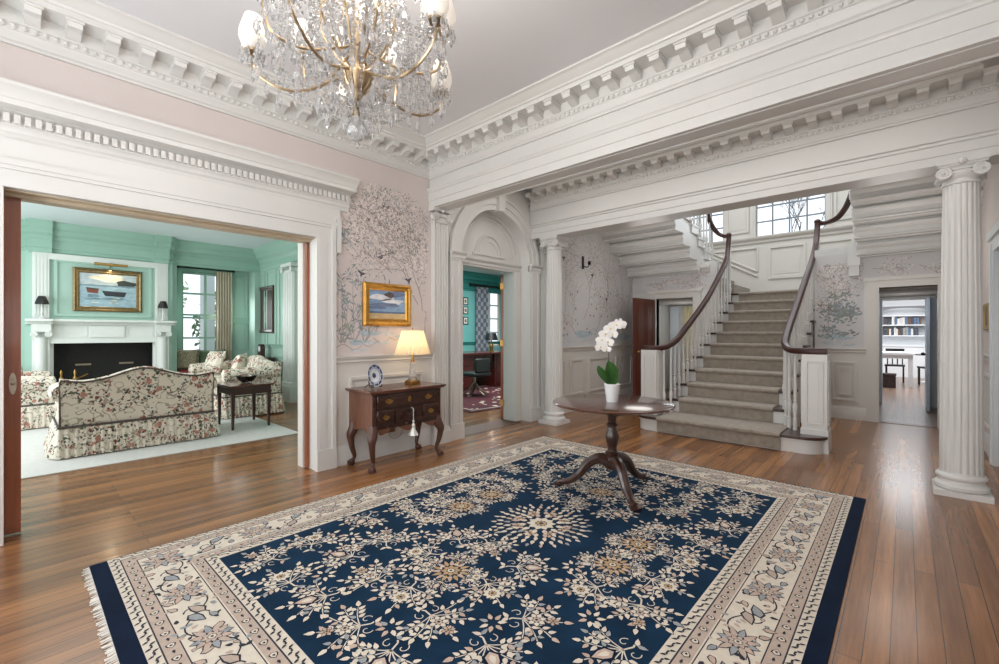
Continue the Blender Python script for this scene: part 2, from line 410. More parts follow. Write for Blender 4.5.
struct('wall_left', mb, [WHITE] + MURAL + [PINK, GREYP])

mb = MB(); cells(mb, 0, XR, XR + .18, -1.75, YW + .1, 0, ZC + .1, [(5.35, 6.45, 0, 2.1)]); struct('wall_right', mb, [PINK])
mb = MB(); cells(mb, 1, -1.9, -1.75, -4.4, .85, 0, ZC + .1, [(-3.6, -2.5, .5, 2.7), (-.9, .2, .5, 2.7), (-2.2, -1.2, 0, 2.7)]); struct('wall_front', mb, [PINK])
# front windows and entrance behind the camera
for k, (a, b) in enumerate(((-3.6, -2.5), (-.9, .2))):
    w = MB(); 
    for x in (a, (a + b) / 2 - .02, b - .04): w.box(x, x + .04, -1.86, -1.81, .5, 2.7)
    for z in (.5, 1.05, 1.58, 2.13, 2.66): w.box(a, b, -1.86, -1.81, z, z + .04)
    o = struct('window_%d' % (1 + k), w, WHITE)
    g = MB(); g.box(a, b, -1.84, -1.835, .5, 2.7); obj('pane', g, GLASS, o)
w = MB(); w.box(-2.2, -1.2, -1.85, -1.8, 0, 2.7)
for x in (-2.1, -1.65):
    for z in (.15, 1.1, 1.95): w.box(x, x + .35, -1.8, -1.785, z, z + .6)
o = struct('door_1', w, WHITE); g = MB(); g.ball((-1.28, -1.77, 1.), .03, 10); obj('door_handle', g, BRASS, o)

# --- ceilings
mb = MB(); mb.box(-4.4, .85, -1.9, 5.4, ZC, ZC + .12); struct('ceiling', mb, CEIL)
# --- mouldings
CORN = [(0, 3.09), (.018, 3.09), (.02, 3.105), (.03, 3.115), (.032, 3.13), (.05, 3.15), (.052, 3.165), (.06, 3.168), (.066, 3.2), (.075, 3.205), (.078, 3.285), (.235, 3.285), (.235, 3.318), (.25, 3.322), (.255, 3.335), (.275, 3.348), (.3, 3.375), (.318, 3.382), (.33, 3.385), (.33, ZC), (0, ZC)]
def cornice(mb, p0, p1, nrm, e0=0, e1=0, dz=0, step=.185, ph=.05):
    mb.mould([(p, z + dz) for p, z in CORN], p0, p1, nrm, 0, e0, e1)
    a = Vector((p0[0], p0[1], 0)); d = Vector((p1[0], p1[1], 0)) - a; L = d.length; d.normalize(); n = Vector((nrm[0], nrm[1], 0))
    t = ph
    def bx(t0, t1, q0, q1, z0, z1):
        i = mb.n(); pts = [a + d * t0 + n * q0, a + d * t1 + n * q0, a + d * t1 + n * q1, a + d * t0 + n * q1]
        mb.loops([[(p.x, p.y, z0 + dz) for p in pts], [(p.x, p.y, z1 + dz) for p in pts]])
    while t < L - .07:
        # scrolled modillion: deep at the wall, thin at its nose, with a capping strip
        w = .072; pr = [(.07, 3.215), (.11, 3.222), (.14, 3.238), (.165, 3.243), (.21, 3.24), (.218, 3.252), (.218, 3.287), (.07, 3.287)]
        q0 = a + d * t; q1 = a + d * (t + w)
        mb.mould([(p, z + dz) for p, z in pr], (q0.x, q0.y), (q1.x, q1.y), nrm)
        bx(t - .008, t + w + .008, .07, .226, 3.27, 3.286)
        t += step
    t = .01
    while t < L - .03:      # egg-and-dart
        c = a + d * (t + .02) + n * .066
        s0 = mb.n(); mb.ball((c.x, c.y, 3.185 + dz), .016, 6, 0, (1, 1, 1.05)); t += .0463
def lowcorn(mb, y0, y1):
    pr = [(0, 2.5), (.012, 2.5), (.015, 2.53), (.03, 2.545), (.032, 2.56), (.045, 2.575), (.05, 2.578), (.05, 2.645), (.06, 2.65), (.07, 2.665), (.165, 2.668), (.165, 2.7), (.175, 2.706), (.185, 2.73), (.21, 2.755), (.225, 2.765), (.225, 2.785), (0, 2.79)]
    mb.mould(pr, (XL, y0), (XL, y1), (1, 0), 0, 0, 0)
    y = y0 + .01
    while y < y1 - .06: mb.box(XL + .045, XL + .078, y, y + .027, 2.588, 2.64); y += .0455
mb = MB(); cornice(mb, (XL, -1.75), (XL, YB), (1, 0), 0, -1, ph=.12); struct('trim_1', mb, WHITE)
mb = MB(); cornice(mb, (XL, YB), (XR, YB), (0, -1), -1, -1, ph=.16); struct('trim_2', mb, WHITE)
mb = MB(); cornice(mb, (XL, YC), (XR, YC), (0, -1), -1, -1, ph=.1); struct('trim_3', mb, WHITE)
mb = MB(); cornice(mb, (XR, -1.75), (XR, YB), (-1, 0), 0, -1); struct('trim_4', mb, WHITE)
mb = MB(); lowcorn(mb, -1.7, 2.24); 
# casing of the wide opening with stepped bands and shouldered head
for (a, b, z0, z1, t) in ((1.91, 2.09, 0, 2.37, .03), (1.93, 2.0, 0, 2.2, .035), (2.055, 2.092, 0, 2.37, .05), (2.02, 2.14, 2.08, 2.5, .03), (2.1, 2.145, 2.08, 2.4, .05)):
    mb.box(XL - .005, XL + t, a, b, z0, z1)
mb.box(XL - .3, XL + .031, 1.91, 1.95, 0, 2.2)
mb.box(XL - .005, XL + .05, 1.905, 2.1, 0, .19)
mb.box(XL - .005, XL + .03, -1.7, 2.02, 2.2, 2.5); mb.box(XL - .005, XL + .036, -1.7, 1.95, 2.2, 2.26); mb.box(XL - .005, XL + .05, -1.7, 2.1, 2.335, 2.372); mb.box(XL - .005, XL + .042, -1.7, 2.1, 2.31, 2.336)
mb.box(XL - .005, XL + .03, -.24, -.05, 0, 2.37); mb.box(XL - .3, XL + .031, -.09, -.05, 0, 2.2)
struct('trim_5', mb, WHITE)
mb = MB(); mb.box(-4.4, XL - .02, -.05, 1.91, 2.19, 2.199); mb.box(-4.31, -4.19, -.05, 1.91, 2.17, 2.19); struct('trim_6', mb, mat('track_wood', srgb(196, 180, 156), .5))
# --- front beam (cased, with fascias) and its soffit bead
mb = MB()
mb.box(XL, XR, YB, YB + .2, 2.757, ZC)
mb.mould([(0, 2.757), (.012, 2.757), (.012, 2.83), (.02, 2.834), (.02, 2.925), (.03, 2.93), (.034, 2.945), (.045, 2.955), (.045, 2.975), (0, 2.985)], (XL, YB), (XR, YB), (0, -1))
mb.mould([(0, 2.757), (.012, 2.757), (.012, 2.83), (.02, 2.834), (.02, 2.925), (.045, 2.955), (.045, 2.975), (0, 2.985)], (XL, YB + .2), (XR, YB + .2), (0, 1))
mb.tube([(XL, YB + .195, 2.757), (XR, YB + .195, 2.757)], .012, 8); mb.box(XL, XR, YB + .03, YB + .17, 2.752, 2.76)
struct('trim_7', mb, WHITE)
# --- column entablature
mb = MB(); mb.box(XL, XR, YC, YC + .27, 2.68, ZC + .1)
ENT = [(0, 2.68), (.01, 2.68), (.01, 2.75), (.018, 2.754), (.018, 2.835), (.03, 2.84), (.034, 2.86), (.05, 2.87), (.05, 2.895), (0, 2.905)]
mb.mould(ENT, (XL, YC), (XR, YC), (0, -1)); mb.mould(ENT, (XL, YC + .27), (XR, YC + .27), (0, 1))
struct('trim_8', mb, WHITE)
# --- wainscot, chair rails, baseboards
def frame_x(mb, X, sgn, a0, a1, z0, z1, w=.03, t=.024, raised=True):
    for (y0, y1, u, v) in ((a0, a1, z0, z0 + w), (a0, a1, z1 - w, z1), (a0, a0 + w, z0 + w, z1 - w), (a1 - w, a1, z0 + w, z1 - w)):
        mb.box(X - .004 * sgn, X + sgn * t, y0, y1, u, v)
    if raised: mb.box(X - .004 * sgn, X + sgn * .008, a0 + w * 2.2, a1 - w * 2.2, z0 + w * 2.2, z1 - w * 2.2)
def frame_y(mb, Y, sgn, a0, a1, z0, z1, w=.03, t=.028, raised=True):
    for (x0, x1, u, v) in ((a0, a1, z0, z0 + w), (a0, a1, z1 - w, z1), (a0, a0 + w, z0 + w, z1 - w), (a1 - w, a1, z0 + w, z1 - w)):
        mb.box(x0, x1, Y - .004 * sgn, Y + sgn * t, u, v)
    if raised: mb.box(a0 + w * 2.2, a1 - w * 2.2, Y - .004 * sgn, Y + sgn * .008, z0 + w * 2.2, z1 - w * 2.2)
RAIL = [(0, .985), (.012, .985), (.014, 1.0), (.025, 1.01), (.025, 1.03), (.04, 1.045), (.045, 1.065), (0, 1.07)]
BASE = [(0, 0), (.022, 0), (.022, .15), (.015, .165), (.008, .19), (0, .19)]
mb = MB(); mb.box(XL - .004, XL + .006, 2.09, 3.29, .0, 1.0); mb.mould(RAIL, (XL, 2.09), (XL, 3.29), (1, 0)); frame_x(mb, XL + .006, 1, 2.24, 3.16, .3, .86)
mb.box(XL - .004, XL + .006, 5.4, 8.5, 0, 1.0); mb.mould(RAIL, (XL, 5.38), (XL, 8.5), (1, 0))
for a, b in ((5.5, 6.05), (6.2, 6.62), (6.78, 7.6), (7.75, 8.4)): frame_x(mb, XL + .006, 1, a, b, .27, .86)
struct('trim_9', mb, PANEL)
mb = MB(); mb.mould(BASE, (XL + .006, 2.09), (XL + .006, 3.29), (1, 0)); mb.mould(BASE, (XL + .006, 5.4), (XL + .006, 8.5), (1, 0)); struct('baseboard_left', mb, WHITE)
mb = MB(); mb.mould(BASE, (XR, -1.75), (XR, 5.2), (-1, 0)); mb.mould(BASE, (XR, 6.65), (XR, 8.5), (-1, 0)); struct('baseboard_right', mb, WHITE)
mb = MB(); mb.mould(RAIL, (XR, 6.66), (XR, 8.5), (-1, 0)); mb.mould(RAIL, (XR, -1.75), (XR, 4.9), (-1, 0)); frame_x(mb, XR, -1, 6.8, 8.35, .27, .86); struct('trim_10', mb, PANEL)
# right-hand door casing
mb = MB(); LBL = mat('cool_white_paint', srgb(214, 219, 222), .4, var=.015)
for a, b in ((6.45, 6.63), (5.2, 5.35)): mb.box(XR + .18, XR - .035, a, b, 0, 2.22); mb.box(XR, XR - .05, a + .05, b - .05, 0, 2.18)
mb.box(XR + .18, XR - .035, 5.2, 6.63, 2.1, 2.26); mb.box(XR, XR - .06, 5.15, 6.68, 2.22, 2.3); struct('trim_11', mb, LBL)
mb = MB(); mb.box(XR + .10, XR + .14, 5.35, 6.45, .01, 2.1)
for y in (5.45, 5.95):
    for z, h in ((.15, .7), (1.0, .95)): frame_x(mb, XR + .1, -1, y, y + .4, z, z + h)
o = struct('door_2', mb, LBL); g = MB(); g.ball((XR + .07, 5.43, 1.), .028, 10); g.tube([(XR + .1, 5.43, 1.), (XR + .07, 5.43, 1.)], .012); obj('door_handle', g, BRASS, o)

# --- study arch: archivolt, imposts, jamb pilasters, fan panel
mb = MB()
def arc_band(X0, X1, r0, r1, a0=0., a1=PI, yc=CYA, zc=ZS, n=40, m=0):
    rings = []
    for i in range(n + 1):
        t = a0 + (a1 - a0) * i / n; c_, s_ = cos(t), sin(t)
        rings.append([(X0, yc + r0 * c_, zc + r0 * s_), (X1, yc + r0 * c_, zc + r0 * s_), (X1, yc + r1 * c_, zc + r1 * s_), (X0, yc + r1 * c_, zc + r1 * s_)])
    mb.loops(rings, m)
arc_band(XL - .01, XL + .03, RA, RA + .09); arc_band(XL - .01, XL + .045, RA + .075, RA + .17); arc_band(XL - .01, XL + .06, RA + .16, RA + .2)
arc_band(XL - .17, XL - .135, RA - .06, RA); arc_band(XL - .17, XL - .14, .24, .275, 0, PI, zc=ZS + .1); arc_band(XL - .17, XL - .15, .17, .19, 0, PI, zc=ZS + .1); arc_band(XL - .17, XL - .15, .5, .53, .06, PI - .06, zc=ZS + .06)
mb.box(XL - .17, XL - .14, CYA - .32, CYA + .32, ZS + .07, ZS + .1)
IMP = [(0, 2.19), (.015, 2.19), (.018, 2.215), (.03, 2.22), (.03, 2.255), (.045, 2.265), (.06, 2.285), (.06, 2.3), (0, 2.3)]
mb.mould(IMP, (XL + .045, 3.54), (XL + .045, 3.78), (1, 0)); mb.mould(IMP, (XL + .045, 5.08), (XL + .045, 5.33), (1, 0)); mb.mould(IMP, (XL - .16, 3.76), (XL - .16, 5.10), (1, 0))
for a, b in ((3.55, 3.745), (5.10, 5.32)):
    mb.box(XL - .01, XL + .05, a, b, 0, 2.2); mb.box(XL - .01, XL + .062, a + .03, a + .06, .2, 2.19); mb.box(XL - .01, XL + .062, b - .06, b - .03, .2, 2.19); mb.box(XL - .01, XL + .075, a - .01, b + .01, 0, .19)
    mb.box(XL - .15, XL + .045, (a - .012) if a > 4 else b - .03, (a + .03) if a > 4 else b + .012, 0, 2.19)
for a, b in ((3.76, 3.845), (4.95, 5.10)): mb.box(XL - .17, XL - .13, a, b, 0, 2.2); mb.box(XL - .17, XL - .118, a + .02, b - .03, 0, 2.19)
mb.box(XL - .1, XL + .1, CYA - .06, CYA + .06, ZS + RA - .02, ZS + RA + .22)
struct('trim_12', mb, WHITE)
mb = MB(); mb.box(-4.46, -4.1, 3.845, 4.95, -.001, .004); struct('trim_13', mb, mat('threshold_wood', srgb(92, 62, 40), .6))

# --- back wall of the stair hall with two doorways
mb = MB(); cells(mb, 1, YW, YW + .12, XL, XR, 0, 2.6, [(-3.6, -2.9, 0, 1.97), (-.28, .33, 0, 1.96), (-2.49, -1.05, 0, 2.6)])
Pb = lambda s, z: (s, YW - .002 - (LAY[0] * 7 % 613) * 3e-6, z)
def clipR(s, z): return -1.04 < s < -.46 and 1.1 < z < 2.35
mb.box(-1.05, -.45, YW - .0012, YW + .01, 1.0, 2.5, 10); mb.box(-.45, XR, YW - .0012, YW + .01, 2.1, 2.5, 10); mb.box(XL, -2.5, YW - .0012, YW + .01, 2.1, 2.5, 10)
for k in range(16):
    s, z = rnd.uniform(-1., -.55), rnd.uniform(1.25, 1.85)
    for q in range(26):
        x, y = s + rnd.gauss(0, .09), z + rnd.gauss(0, .03)
        if clipR(x, y): leaf(mb, Pb, x, y, rnd.uniform(-.5, 3.6), rnd.uniform(.04, .07), .022, rnd.choice((LV, LB, LG, LG)))
for s, z, a, l in ((-.98, 1.7, 1.2, .9), (-.8, 1.75, 1.4, .8), (-.62, 1.8, 1.7, .6), (-.9, 1.2, 1.3, .7)): tree(mb, Pb, s, z, a, l, .012, 2, [LG, TN, LV], clipR, 1.5)
for k in range(8): cloud(mb, Pb, rnd.uniform(-.95, -.6), rnd.uniform(1.12, 1.25), .25, .05, rnd.choice((MI, RK)))
def clipT(s, z): return (-.4 < s < .62 or -4 < s < -2.6) and 2.13 < z < 2.42
for s in (-.35, -.1, .15, .35, -3.8, -3.5, -3.2, -2.95): tree(mb, Pb, s, 2.25, rnd.uniform(-.3, .3), .4, .012, 1, [LG, TN, TN, LB], clipT, 2)
struct('wall_back', mb, [WHITE] + MURAL + [GREYP])
mb = MB()
for a, b, zt in ((-3.6, -2.9, 1.97), (-.28, .33, 1.96)):
    for x0, x1 in ((a - .14, a), (b, b + .14)): mb.box(x0, x1, YW - .03, YW + .12, 0, zt + .1); mb.box(x0 + .03, x1 - .03, YW - .04, YW, 0, zt + .1)
    mb.box(a - .14, b + .14, YW - .03, YW + .12, zt, zt + .12); mb.box(a - .17, b + .17, YW - .06, YW, zt + .1, zt + .15)
mb.mould(RAIL, (-1.05, YW), (-.42, YW), (0, -1)); mb.mould(BASE, (-1.05, YW), (-.42, YW), (0, -1)); mb.box(-1.05, -.42, YW - .006, YW, 0, 1.0); frame_y(mb, YW - .006, -1, -.83, -.53, .28, .87); frame_y(mb, YW - .006, -1, -.77, -.59, .36, .79)
mb.mould([(0, 2.42), (.02, 2.42), (.03, 2.46), (.06, 2.49), (.06, 2.53), (0, 2.54)], (-.45, YW), (XR, YW), (0, -1)); mb.mould([(0, 2.42), (.02, 2.42), (.03, 2.46), (.06, 2.49), (.06, 2.53), (0, 2.54)], (XL, YW), (-2.6, YW), (0, -1))
struct('trim_14', mb, PANEL)
mb = MB(); mb.box(-.28, .33, YW - .01, YW + .13, -.001, .006); mb.box(-3.6, -2.9, YW - .01, YW + .13, -.001, .006); struct('trim_15', mb, mat('dark_threshold', srgb(92, 62, 36), .35))
# dark door leaf standing open into the hall on the left
DKDOOR = mat('dark_door_wood', srgb(96, 48, 32), .35, var=.25, scale=3, stretch=(9, 9, .8)); t = struct('door_3', MB().box(-.02, .02, -.74, 0, .012, 1.95), DKDOOR, local=True); t.location = (-3.63, YW - .04, 0); t.rotation_euler = (0, 0, -.10)
g = MB()
for z, h in ((.15, .7), (1.0, .85)):
    for y in (-.67, -.35): frame_x(g, .02, 1, y, y + .28, z, z + h, .02, .008)
obj('panel_moulding', g, DKDOOR, t, local=True)
g = MB(); g.ball((.06, -.67, .95), .028, 10); g.tube([(.02, -.67, .95), (.06, -.67, .95)], .01); obj('door_handle', g, BRASS, t, local=True)
# --- stairwell shell
mb = MB(); cells(mb, 0, XL - .15, XL, YC + .27, 10.6, ZC + .1, 5.8, []); mb.box(XL - .15, XL, YW + .1, 10.6, 0, ZC + .1); struct('wall_stairwell_left', mb, [PANEL])
mb = MB(); mb.box(XR, XR + .15, YC + .27, 10.6, ZC + .1, 5.8); mb.box(XR, XR + .15, YW + .1, 10.6, 0, ZC + .1); struct('wall_stairwell_right', mb, [PANEL])
mb = MB(); mb.box(XL, XR, YC + .1, YC + .27, ZC + .1, 5.8); struct('wall_stairwell_front', mb, [PANEL])
WINS = [(-3.75, -2.98), (-2.33, -1.14), (-.5, .3)]
mb = MB(); cells(mb, 1, 10.6, 10.75, XL - .1, XR + .1, 1.9, 5.8, [(a, b, 3.33, 5.2) for a, b in WINS])
struct('wall_stairwell_back', mb, [PANEL])
mb = MB(); mb.box(XL, XR, YC + .2, 10.7, 5.8, 5.9); struct('ceiling_stairwell', mb, CEIL)
mb = MB()
mb.mould([(0, 3.2), (.03, 3.2), (.035, 3.25), (.07, 3.27), (.09, 3.31), (.09, 3.33), (0, 3.33)], (XL, 10.6), (XR, 10.6), (0, -1))
frame_y(mb, 10.6, -1, -2.1, -1.45, 2.42, 3.1, .045, .03); frame_y(mb, 10.6, -1, -1.3, -.7, 2.42, 3.1, .045, .03)
for d_ in (0, .12):   # raked panel following the steps up to the left
    mb.tube([(-2.3, 10.585, 2.5 + d_ * .8), (-3.3, 10.585, 3.05 + d_ * .8)], .022, 6)
mb.tube([(-2.3, 10.585, 2.6), (-2.3, 10.585, 3.1)], .022, 6); mb.tube([(-2.3, 10.585, 3.1), (-3.2, 10.585, 3.1)], .022, 6)
for a, b in WINS:
    for x in (a - .11, b + .01): mb.box(x, x + .1, 10.56, 10.6, 3.33, 5.3); mb.box(x + .03, x + .07, 10.545, 10.6, 3.33, 5.3)
for a, b in ((-2.9, -2.46), (-1.0, -.62)): frame_y(mb, 10.6, -1, a, b, 3.45, 5.1, .035, .03)
struct('trim_16', mb, PANEL)
for k, (a, b) in enumerate(WINS):
    w = MB(); nx = 4 if k == 1 else 3
    for i in range(nx + 1): x = a + (b - a) * i / nx; w.box(x - .012, x + .012, 10.63, 10.66, 3.33, 5.2)
    for j in range(7): z = 3.33 + .312 * j; w.box(a, b, 10.63, 10.66, z - .012, z + .012)
    o = struct('window_%d' % (3 + k), w, mat('window_bar_paint', srgb(120, 128, 138), .5)); g = MB(); g.box(a, b, 10.644, 10.648, 3.33, 5.2); obj('pane', g, GLASS, o)
# ================================================================ columns and pilasters
def volute(mb, c, R, y0, y1, sgn, m=0):
    pts = []
    for i in range(40):
        a = i / 39 * 2.3 * 2 * PI; r = R * (1 - i / 44)
        pts.append((c[0] + sgn * r * sin(a), y0, c[2] + r * cos(a)))
    mb.tube(pts, [R * .17 * (1 - i / 60) for i in range(40)], 6, m)
    s = mb.n(); mb.lathe([(R * .9, 0), (R * .62, .35), (R * .62, .65), (R * .9, 1)], (0, 0, 0), 18, m)
    mb.xf(s, Matrix.Translation((c[0], y0, c[2])) @ Matrix.Diagonal((1, (y1 - y0), 1, 1)) @ Matrix.Rotation(-PI / 2, 4, 'X'))
    mb.ball((c[0], y0 - .004, c[2]), R * .22, 8, m)
def column(cx, cy, label):
    t = thing('column', label, 'column', (cx, cy, 0), 'ionic columns under the stair hall beam')
    b = MB(); b.box(cx - .165, cx + .165, cy - .165, cy + .165, 0, .045)
    b.lathe([(.15, .045), (.163, .055), (.163, .08), (.152, .092), (.137, .1), (.134, .118), (.142, .128), (.15, .138), (.15, .152), (.14, .165), (.13, .17), (.128, .185), (.1, .19)], (cx, cy, 0), 40); obj('base', b, WHITE, t)
    b = MB(); rings = []; n = 140
    for i in range(13):
        z = .185 + (2.5 - .185) * i / 12; q = i / 12; R = .127 - .02 * q ** 1.6
        ring = []
        for k in range(n):
            a = 2 * PI * k / n; g = max(0, cos(20 * a)); r = R * (1 - .11 * (g ** .5 if .01 < q < .99 else 0)); ring.append((cx + r * cos(a), cy + r * sin(a), z))
        rings.append(ring)
    b.loops(rings); obj('shaft', b, WHITE, t, angle=50)
    b = MB(); b.lathe([(.108, 2.49), (.118, 2.495), (.118, 2.507), (.108, 2.512), (.108, 2.53), (.135, 2.56), (.14, 2.585), (.12, 2.6)], (cx, cy, 0), 32)
    b.box(cx - .125, cx + .125, cy - .125, cy + .125, 2.60, 2.628); b.box(cx - .15, cx + .15, cy - .15, cy + .15, 2.645, 2.68); b.box(cx - .14, cx + .14, cy - .14, cy + .14, 2.628, 2.647)
    for s in (-1, 1): volute(b, (cx + s * .108, cy, 2.578), .05, cy - .13, cy + .13, -s)
    for k in range(7): b.ball((cx - .075 + .025 * k, cy - .125, 2.575), .013, 6)
    b.ball((cx, cy - .15, 2.655), .026, 8); 
    obj('capital', b, WHITE, t)
column(-3.75, 5.27, 'white fluted ionic column left of the staircase, behind the round table')
column(.335, 5.17, 'white fluted ionic column at the far right, nearest the kitchen doorway')
def pilaster(X, sgn, y0, y1, zt, label, nf=5):
    t = thing('pilaster', label, 'pilaster', (X, (y0 + y1) / 2, 0)); d = .065
    b = MB(); b.box(X, X + sgn * (d + .03), y0 - .025, y1 + .025, 0, .14); b.box(X, X + sgn * (d + .02), y0 - .018, y1 + .018, .14, .165); b.box(X, X + sgn * (d + .012), y0 - .01, y1 + .01, .165, .19); obj('base', b, WHITE, t)
    b = MB(); pts = [(X, y0), (X + sgn * d, y0)]; w = (y1 - y0) / (nf + .4); 
    for k in range(nf):
        a = y0 + w * .2 + w * k + w * .14; e = a + w * .72
        pts += [(X + sgn * d, a), (X + sgn * (d - .014), a + w * .16), (X + sgn * (d - .018), (a + e) / 2), (X + sgn * (d - .014), e - w * .16), (X + sgn * d, e)]
    pts += [(X + sgn * d, y1), (X, y1)]
    b.prism(pts, 2, .19, zt - .17); obj('shaft', b, WHITE, t, angle=20)
    b = MB(); b.box(X, X + sgn * (d + .01), y0, y1, zt - .17, zt - .05); b.box(X, X + sgn * (d + .02), y0 - .015, y1 + .015, zt - .165, zt - .15); b.box(X, X + sgn * (d + .035), y0 - .04, y1 + .04, zt - .035, zt)
    for y in (y0 - .005, y1 + .005):
        s = b.n(); volute(b, (0, 0, 0), .05, -.02, .03, 1 if y == y0 - .005 else -1); b.xf(s, Matrix.Translation((X + sgn * (d + .015), y, zt - .1)) @ Matrix.Rotation(PI / 2 * sgn, 4, 'Z'))
    for k in range(4): b.ball((X + sgn * (d + .012), y0 + .05 + k * (y1 - y0 - .1) / 3, zt - .09), .018, 6)
    b.ball((X + sgn * (d + .03), (y0 + y1) / 2, zt - .03), .026, 6); obj('capital', b, WHITE, t)
pilaster(XL, 1, 3.29, 3.5, 2.757, 'fluted white pilaster between the table lamp and the arched study doorway')
pilaster(XL, 1, 5.36, 5.53, 2.68, 'pale fluted pilaster on the wall behind the left column', 4)
pilaster(XR, -1, 5.0, 5.19, 2.68, 'white pilaster on the right wall just behind the right column', 4)

# ================================================================ staircase
R_, T_ = .187, .337
CARPET = mat('taupe_carpet', srgb(150, 140, 128), .95, var=.16, scale=16, bump=.5, bscale=260, sheen=.2)
yk = lambda k: 5.70 if k == 1 else 6.29 + (k - 2) * T_
SX0, SX1 = -2.46, -1.07
st = thing('staircase', 'grand white staircase with taupe runner and dark curving handrails', 'staircase', (-1.76, 5.7, 0))
def nosed_outline(x0, x1, y0, y1, r):
    pts = []
    for k in range(9): a = PI + PI / 2 * k / 8; pts.append((x0 + r + r * cos(a), y0 + r + r * sin(a)))
    for k in range(9): a = 1.5 * PI + PI / 2 * k / 8; pts.append((x1 - r + r * cos(a), y0 + r + r * sin(a)))
    return pts + [(x1, y1), (x0, y1)]
b = MB(); pts = [(6.29, 0)]
for k in range(2, 12): pts += [(yk(k), (k - 1) * R_), (yk(k), k * R_ - .03)] if k > 2 else [(yk(k), 2 * R_ - .03)]; pts += [(yk(k) + T_, k * R_ - .03)]
pts += [(9.63, 10.9 * R_), (9.63, 1.6)]; pts = [p for p in pts]
# side profile as boxes (one per step), closed underneath
for k in range(2, 12): b.box(SX0, SX1, yk(k), yk(k) + T_ + (.0 if k < 11 else 0), max(0, (k - 3) * R_ - .2) if k > 4 else 0, k * R_ - .03)
obj('stringer', b, WHITE, st)
b = MB(); b.prism(nosed_outline(-2.72, -.64, 5.72, 6.3, .2), 2, 0, R_ - .032); b.prism(nosed_outline(-2.73, -.63, 5.71, 6.3, .2), 2, R_ - .06, R_ - .032); obj('bottom_step', b, WHITE, st)
b = MB(); b.prism(nosed_outline(-2.755, -.605, 5.685, 6.3, .22), 2, R_ - .032, R_); obj('tread', b, DKWOOD, st, bevel=.008)
for k in range(2, 12):
    b = MB(); b.box(-2.5, -1.03, yk(k) - .03, yk(k) + T_, k * R_ - .032, k * R_); obj('tread', b, DKWOOD, st, bevel=.008)
b = MB(); c0, c1 = -2.335, -1.195
for k in range(1, 12):
    y, z = yk(k), k * R_; a0, a1 = (c0 - .07, c1 + .18) if k == 1 else (c0, c1)
    y_n = yk(k + 1) if k < 11 else 9.9
    pr = [(y_n, z + .012), (y - .03, z + .012), (y - .044, z + .004), (y - .046, z - .02), (y - .036, z - .036), (y - .014, z - .042), (y - .013, z - R_ + .014), (y, z - R_ + .014), (y, z - .03), (y - .03, z - .03), (y - .03, z), (y_n, z)]
    b.prism(pr, 0, a0, a1)
obj('carpet_runner', b, None or CARPET, st, angle=60)
BAL = [(.017, 0), (.017, .13), (.012, .14), (.02, .155), (.012, .17), (.011, .2), (.02, .29), (.022, .33), (.014, .38), (.011, .4), (.018, .415), (.011, .43), (.013, .5), (.0095, 1)]
def baluster(x, y, z0, z1, parent):
    h = z1 - z0; b = MB(); b.lathe([(r * 1.3, z * .8 if z < 1 else h) for r, z in BAL], (x, y, z0), 8); return obj('baluster', b, WHITE, parent)
LR_ = [(-2.71, 5.97, 1.088), (-2.6, 5.98, 1.088), (-2.48, 6.1, 1.10), (-2.43, 6.35, 1.18), (-2.42, 6.6, 1.30), (-2.405, 7.235, 1.63), (-2.40, 7.78, 1.94), (-2.42, 8.5, 2.40), (-2.44, 8.9, 2.68), (-2.455, 9.03, 2.85), (-2.46, 9.1, 3.05), (-2.46, 9.12, 3.15)]
RR_ = [(-.62, 5.93, 1.098), (-.8, 5.93, 1.098), (-.95, 6.02, 1.105), (-1.05, 6.2, 1.16), (-1.08, 6.47, 1.30), (-1.08, 7.1, 1.66), (-1.08, 7.8, 2.06), (-1.08, 8.48, 2.45), (-1.085, 8.85, 2.7), (-1.09, 9.02, 2.88), (-1.09, 9.1, 3.05), (-1.09, 9.13, 3.17)]
SEC = [(-.036, -.032), (.036, -.032), (.042, -.005), (.039, .014), (.026, .03), (0, .036), (-.026, .03), (-.039, .014), (-.042, -.005)]
def rail_z(path, y):
    S = spline(path, 10); return min(S, key=lambda p: abs(p.y - y)).z
for path in (LR_, RR_):
    b = MB(); b.tube(spline(path, 8), 1., sq=SEC, up=(0, 0, 1)); p = path[-1]; b.ball((p[0], p[1], p[2] + .01), .05, 12, 0, (1, 1, .8)); obj('handrail', b, RAILW, st)
for side, path in ((-1, LR_), (1, RR_)):
    S = spline(path, 12)
    for k in range(2, 12):
        for dy in (.05, .215):
            y = yk(k) + dy
            if y > 9.05: continue
            q = min(S[14:], key=lambda p: abs(p.y - y)); x = (-2.42 if side < 0 else -1.085)
            baluster(x, y, k * R_, q.z - .024, st)
    for (x, y) in (((-2.47, 6.08), (-2.42, 6.2)) if side < 0 else ((-.93, 6.04), (-1.0, 6.12), (-1.05, 6.22))): baluster(x, y, R_, rail_z(path, y) - .024, st)
    x0, x1 = (-2.72, -2.5) if side < 0 else (-.845, -.615); y0, y1 = (5.9, 6.13) if side < 0 else (5.88, 6.13)
    b = MB(); b.box(x0, x1, y0 + .0, y1, 0 if side > 0 else R_, 1.065); b.box(x0 - .01, x1 + .01, y0 - .01, y1 + .01, 0 if side > 0 else R_, R_ + .06)
    frame_y(b, y0, -1, x0 + .035, x1 - .035, .3, 1.0, .018, .012); frame_x(b, x1, 1, y0 + .035, y1 - .035, .3, 1.0, .018, .012); frame_x(b, x0, -1, y0 + .035, y1 - .035, .3, 1.0, .018, .012); obj('newel_box', b, WHITE, st)
    b = MB(); x, y = (-2.46, 9.12) if side < 0 else (-1.09, 9.13); b.box(x - .028, x + .028, y - .028, y + .028, 11 * R_ - .2, 3.08); obj('newel_post', b, WHITE, st)
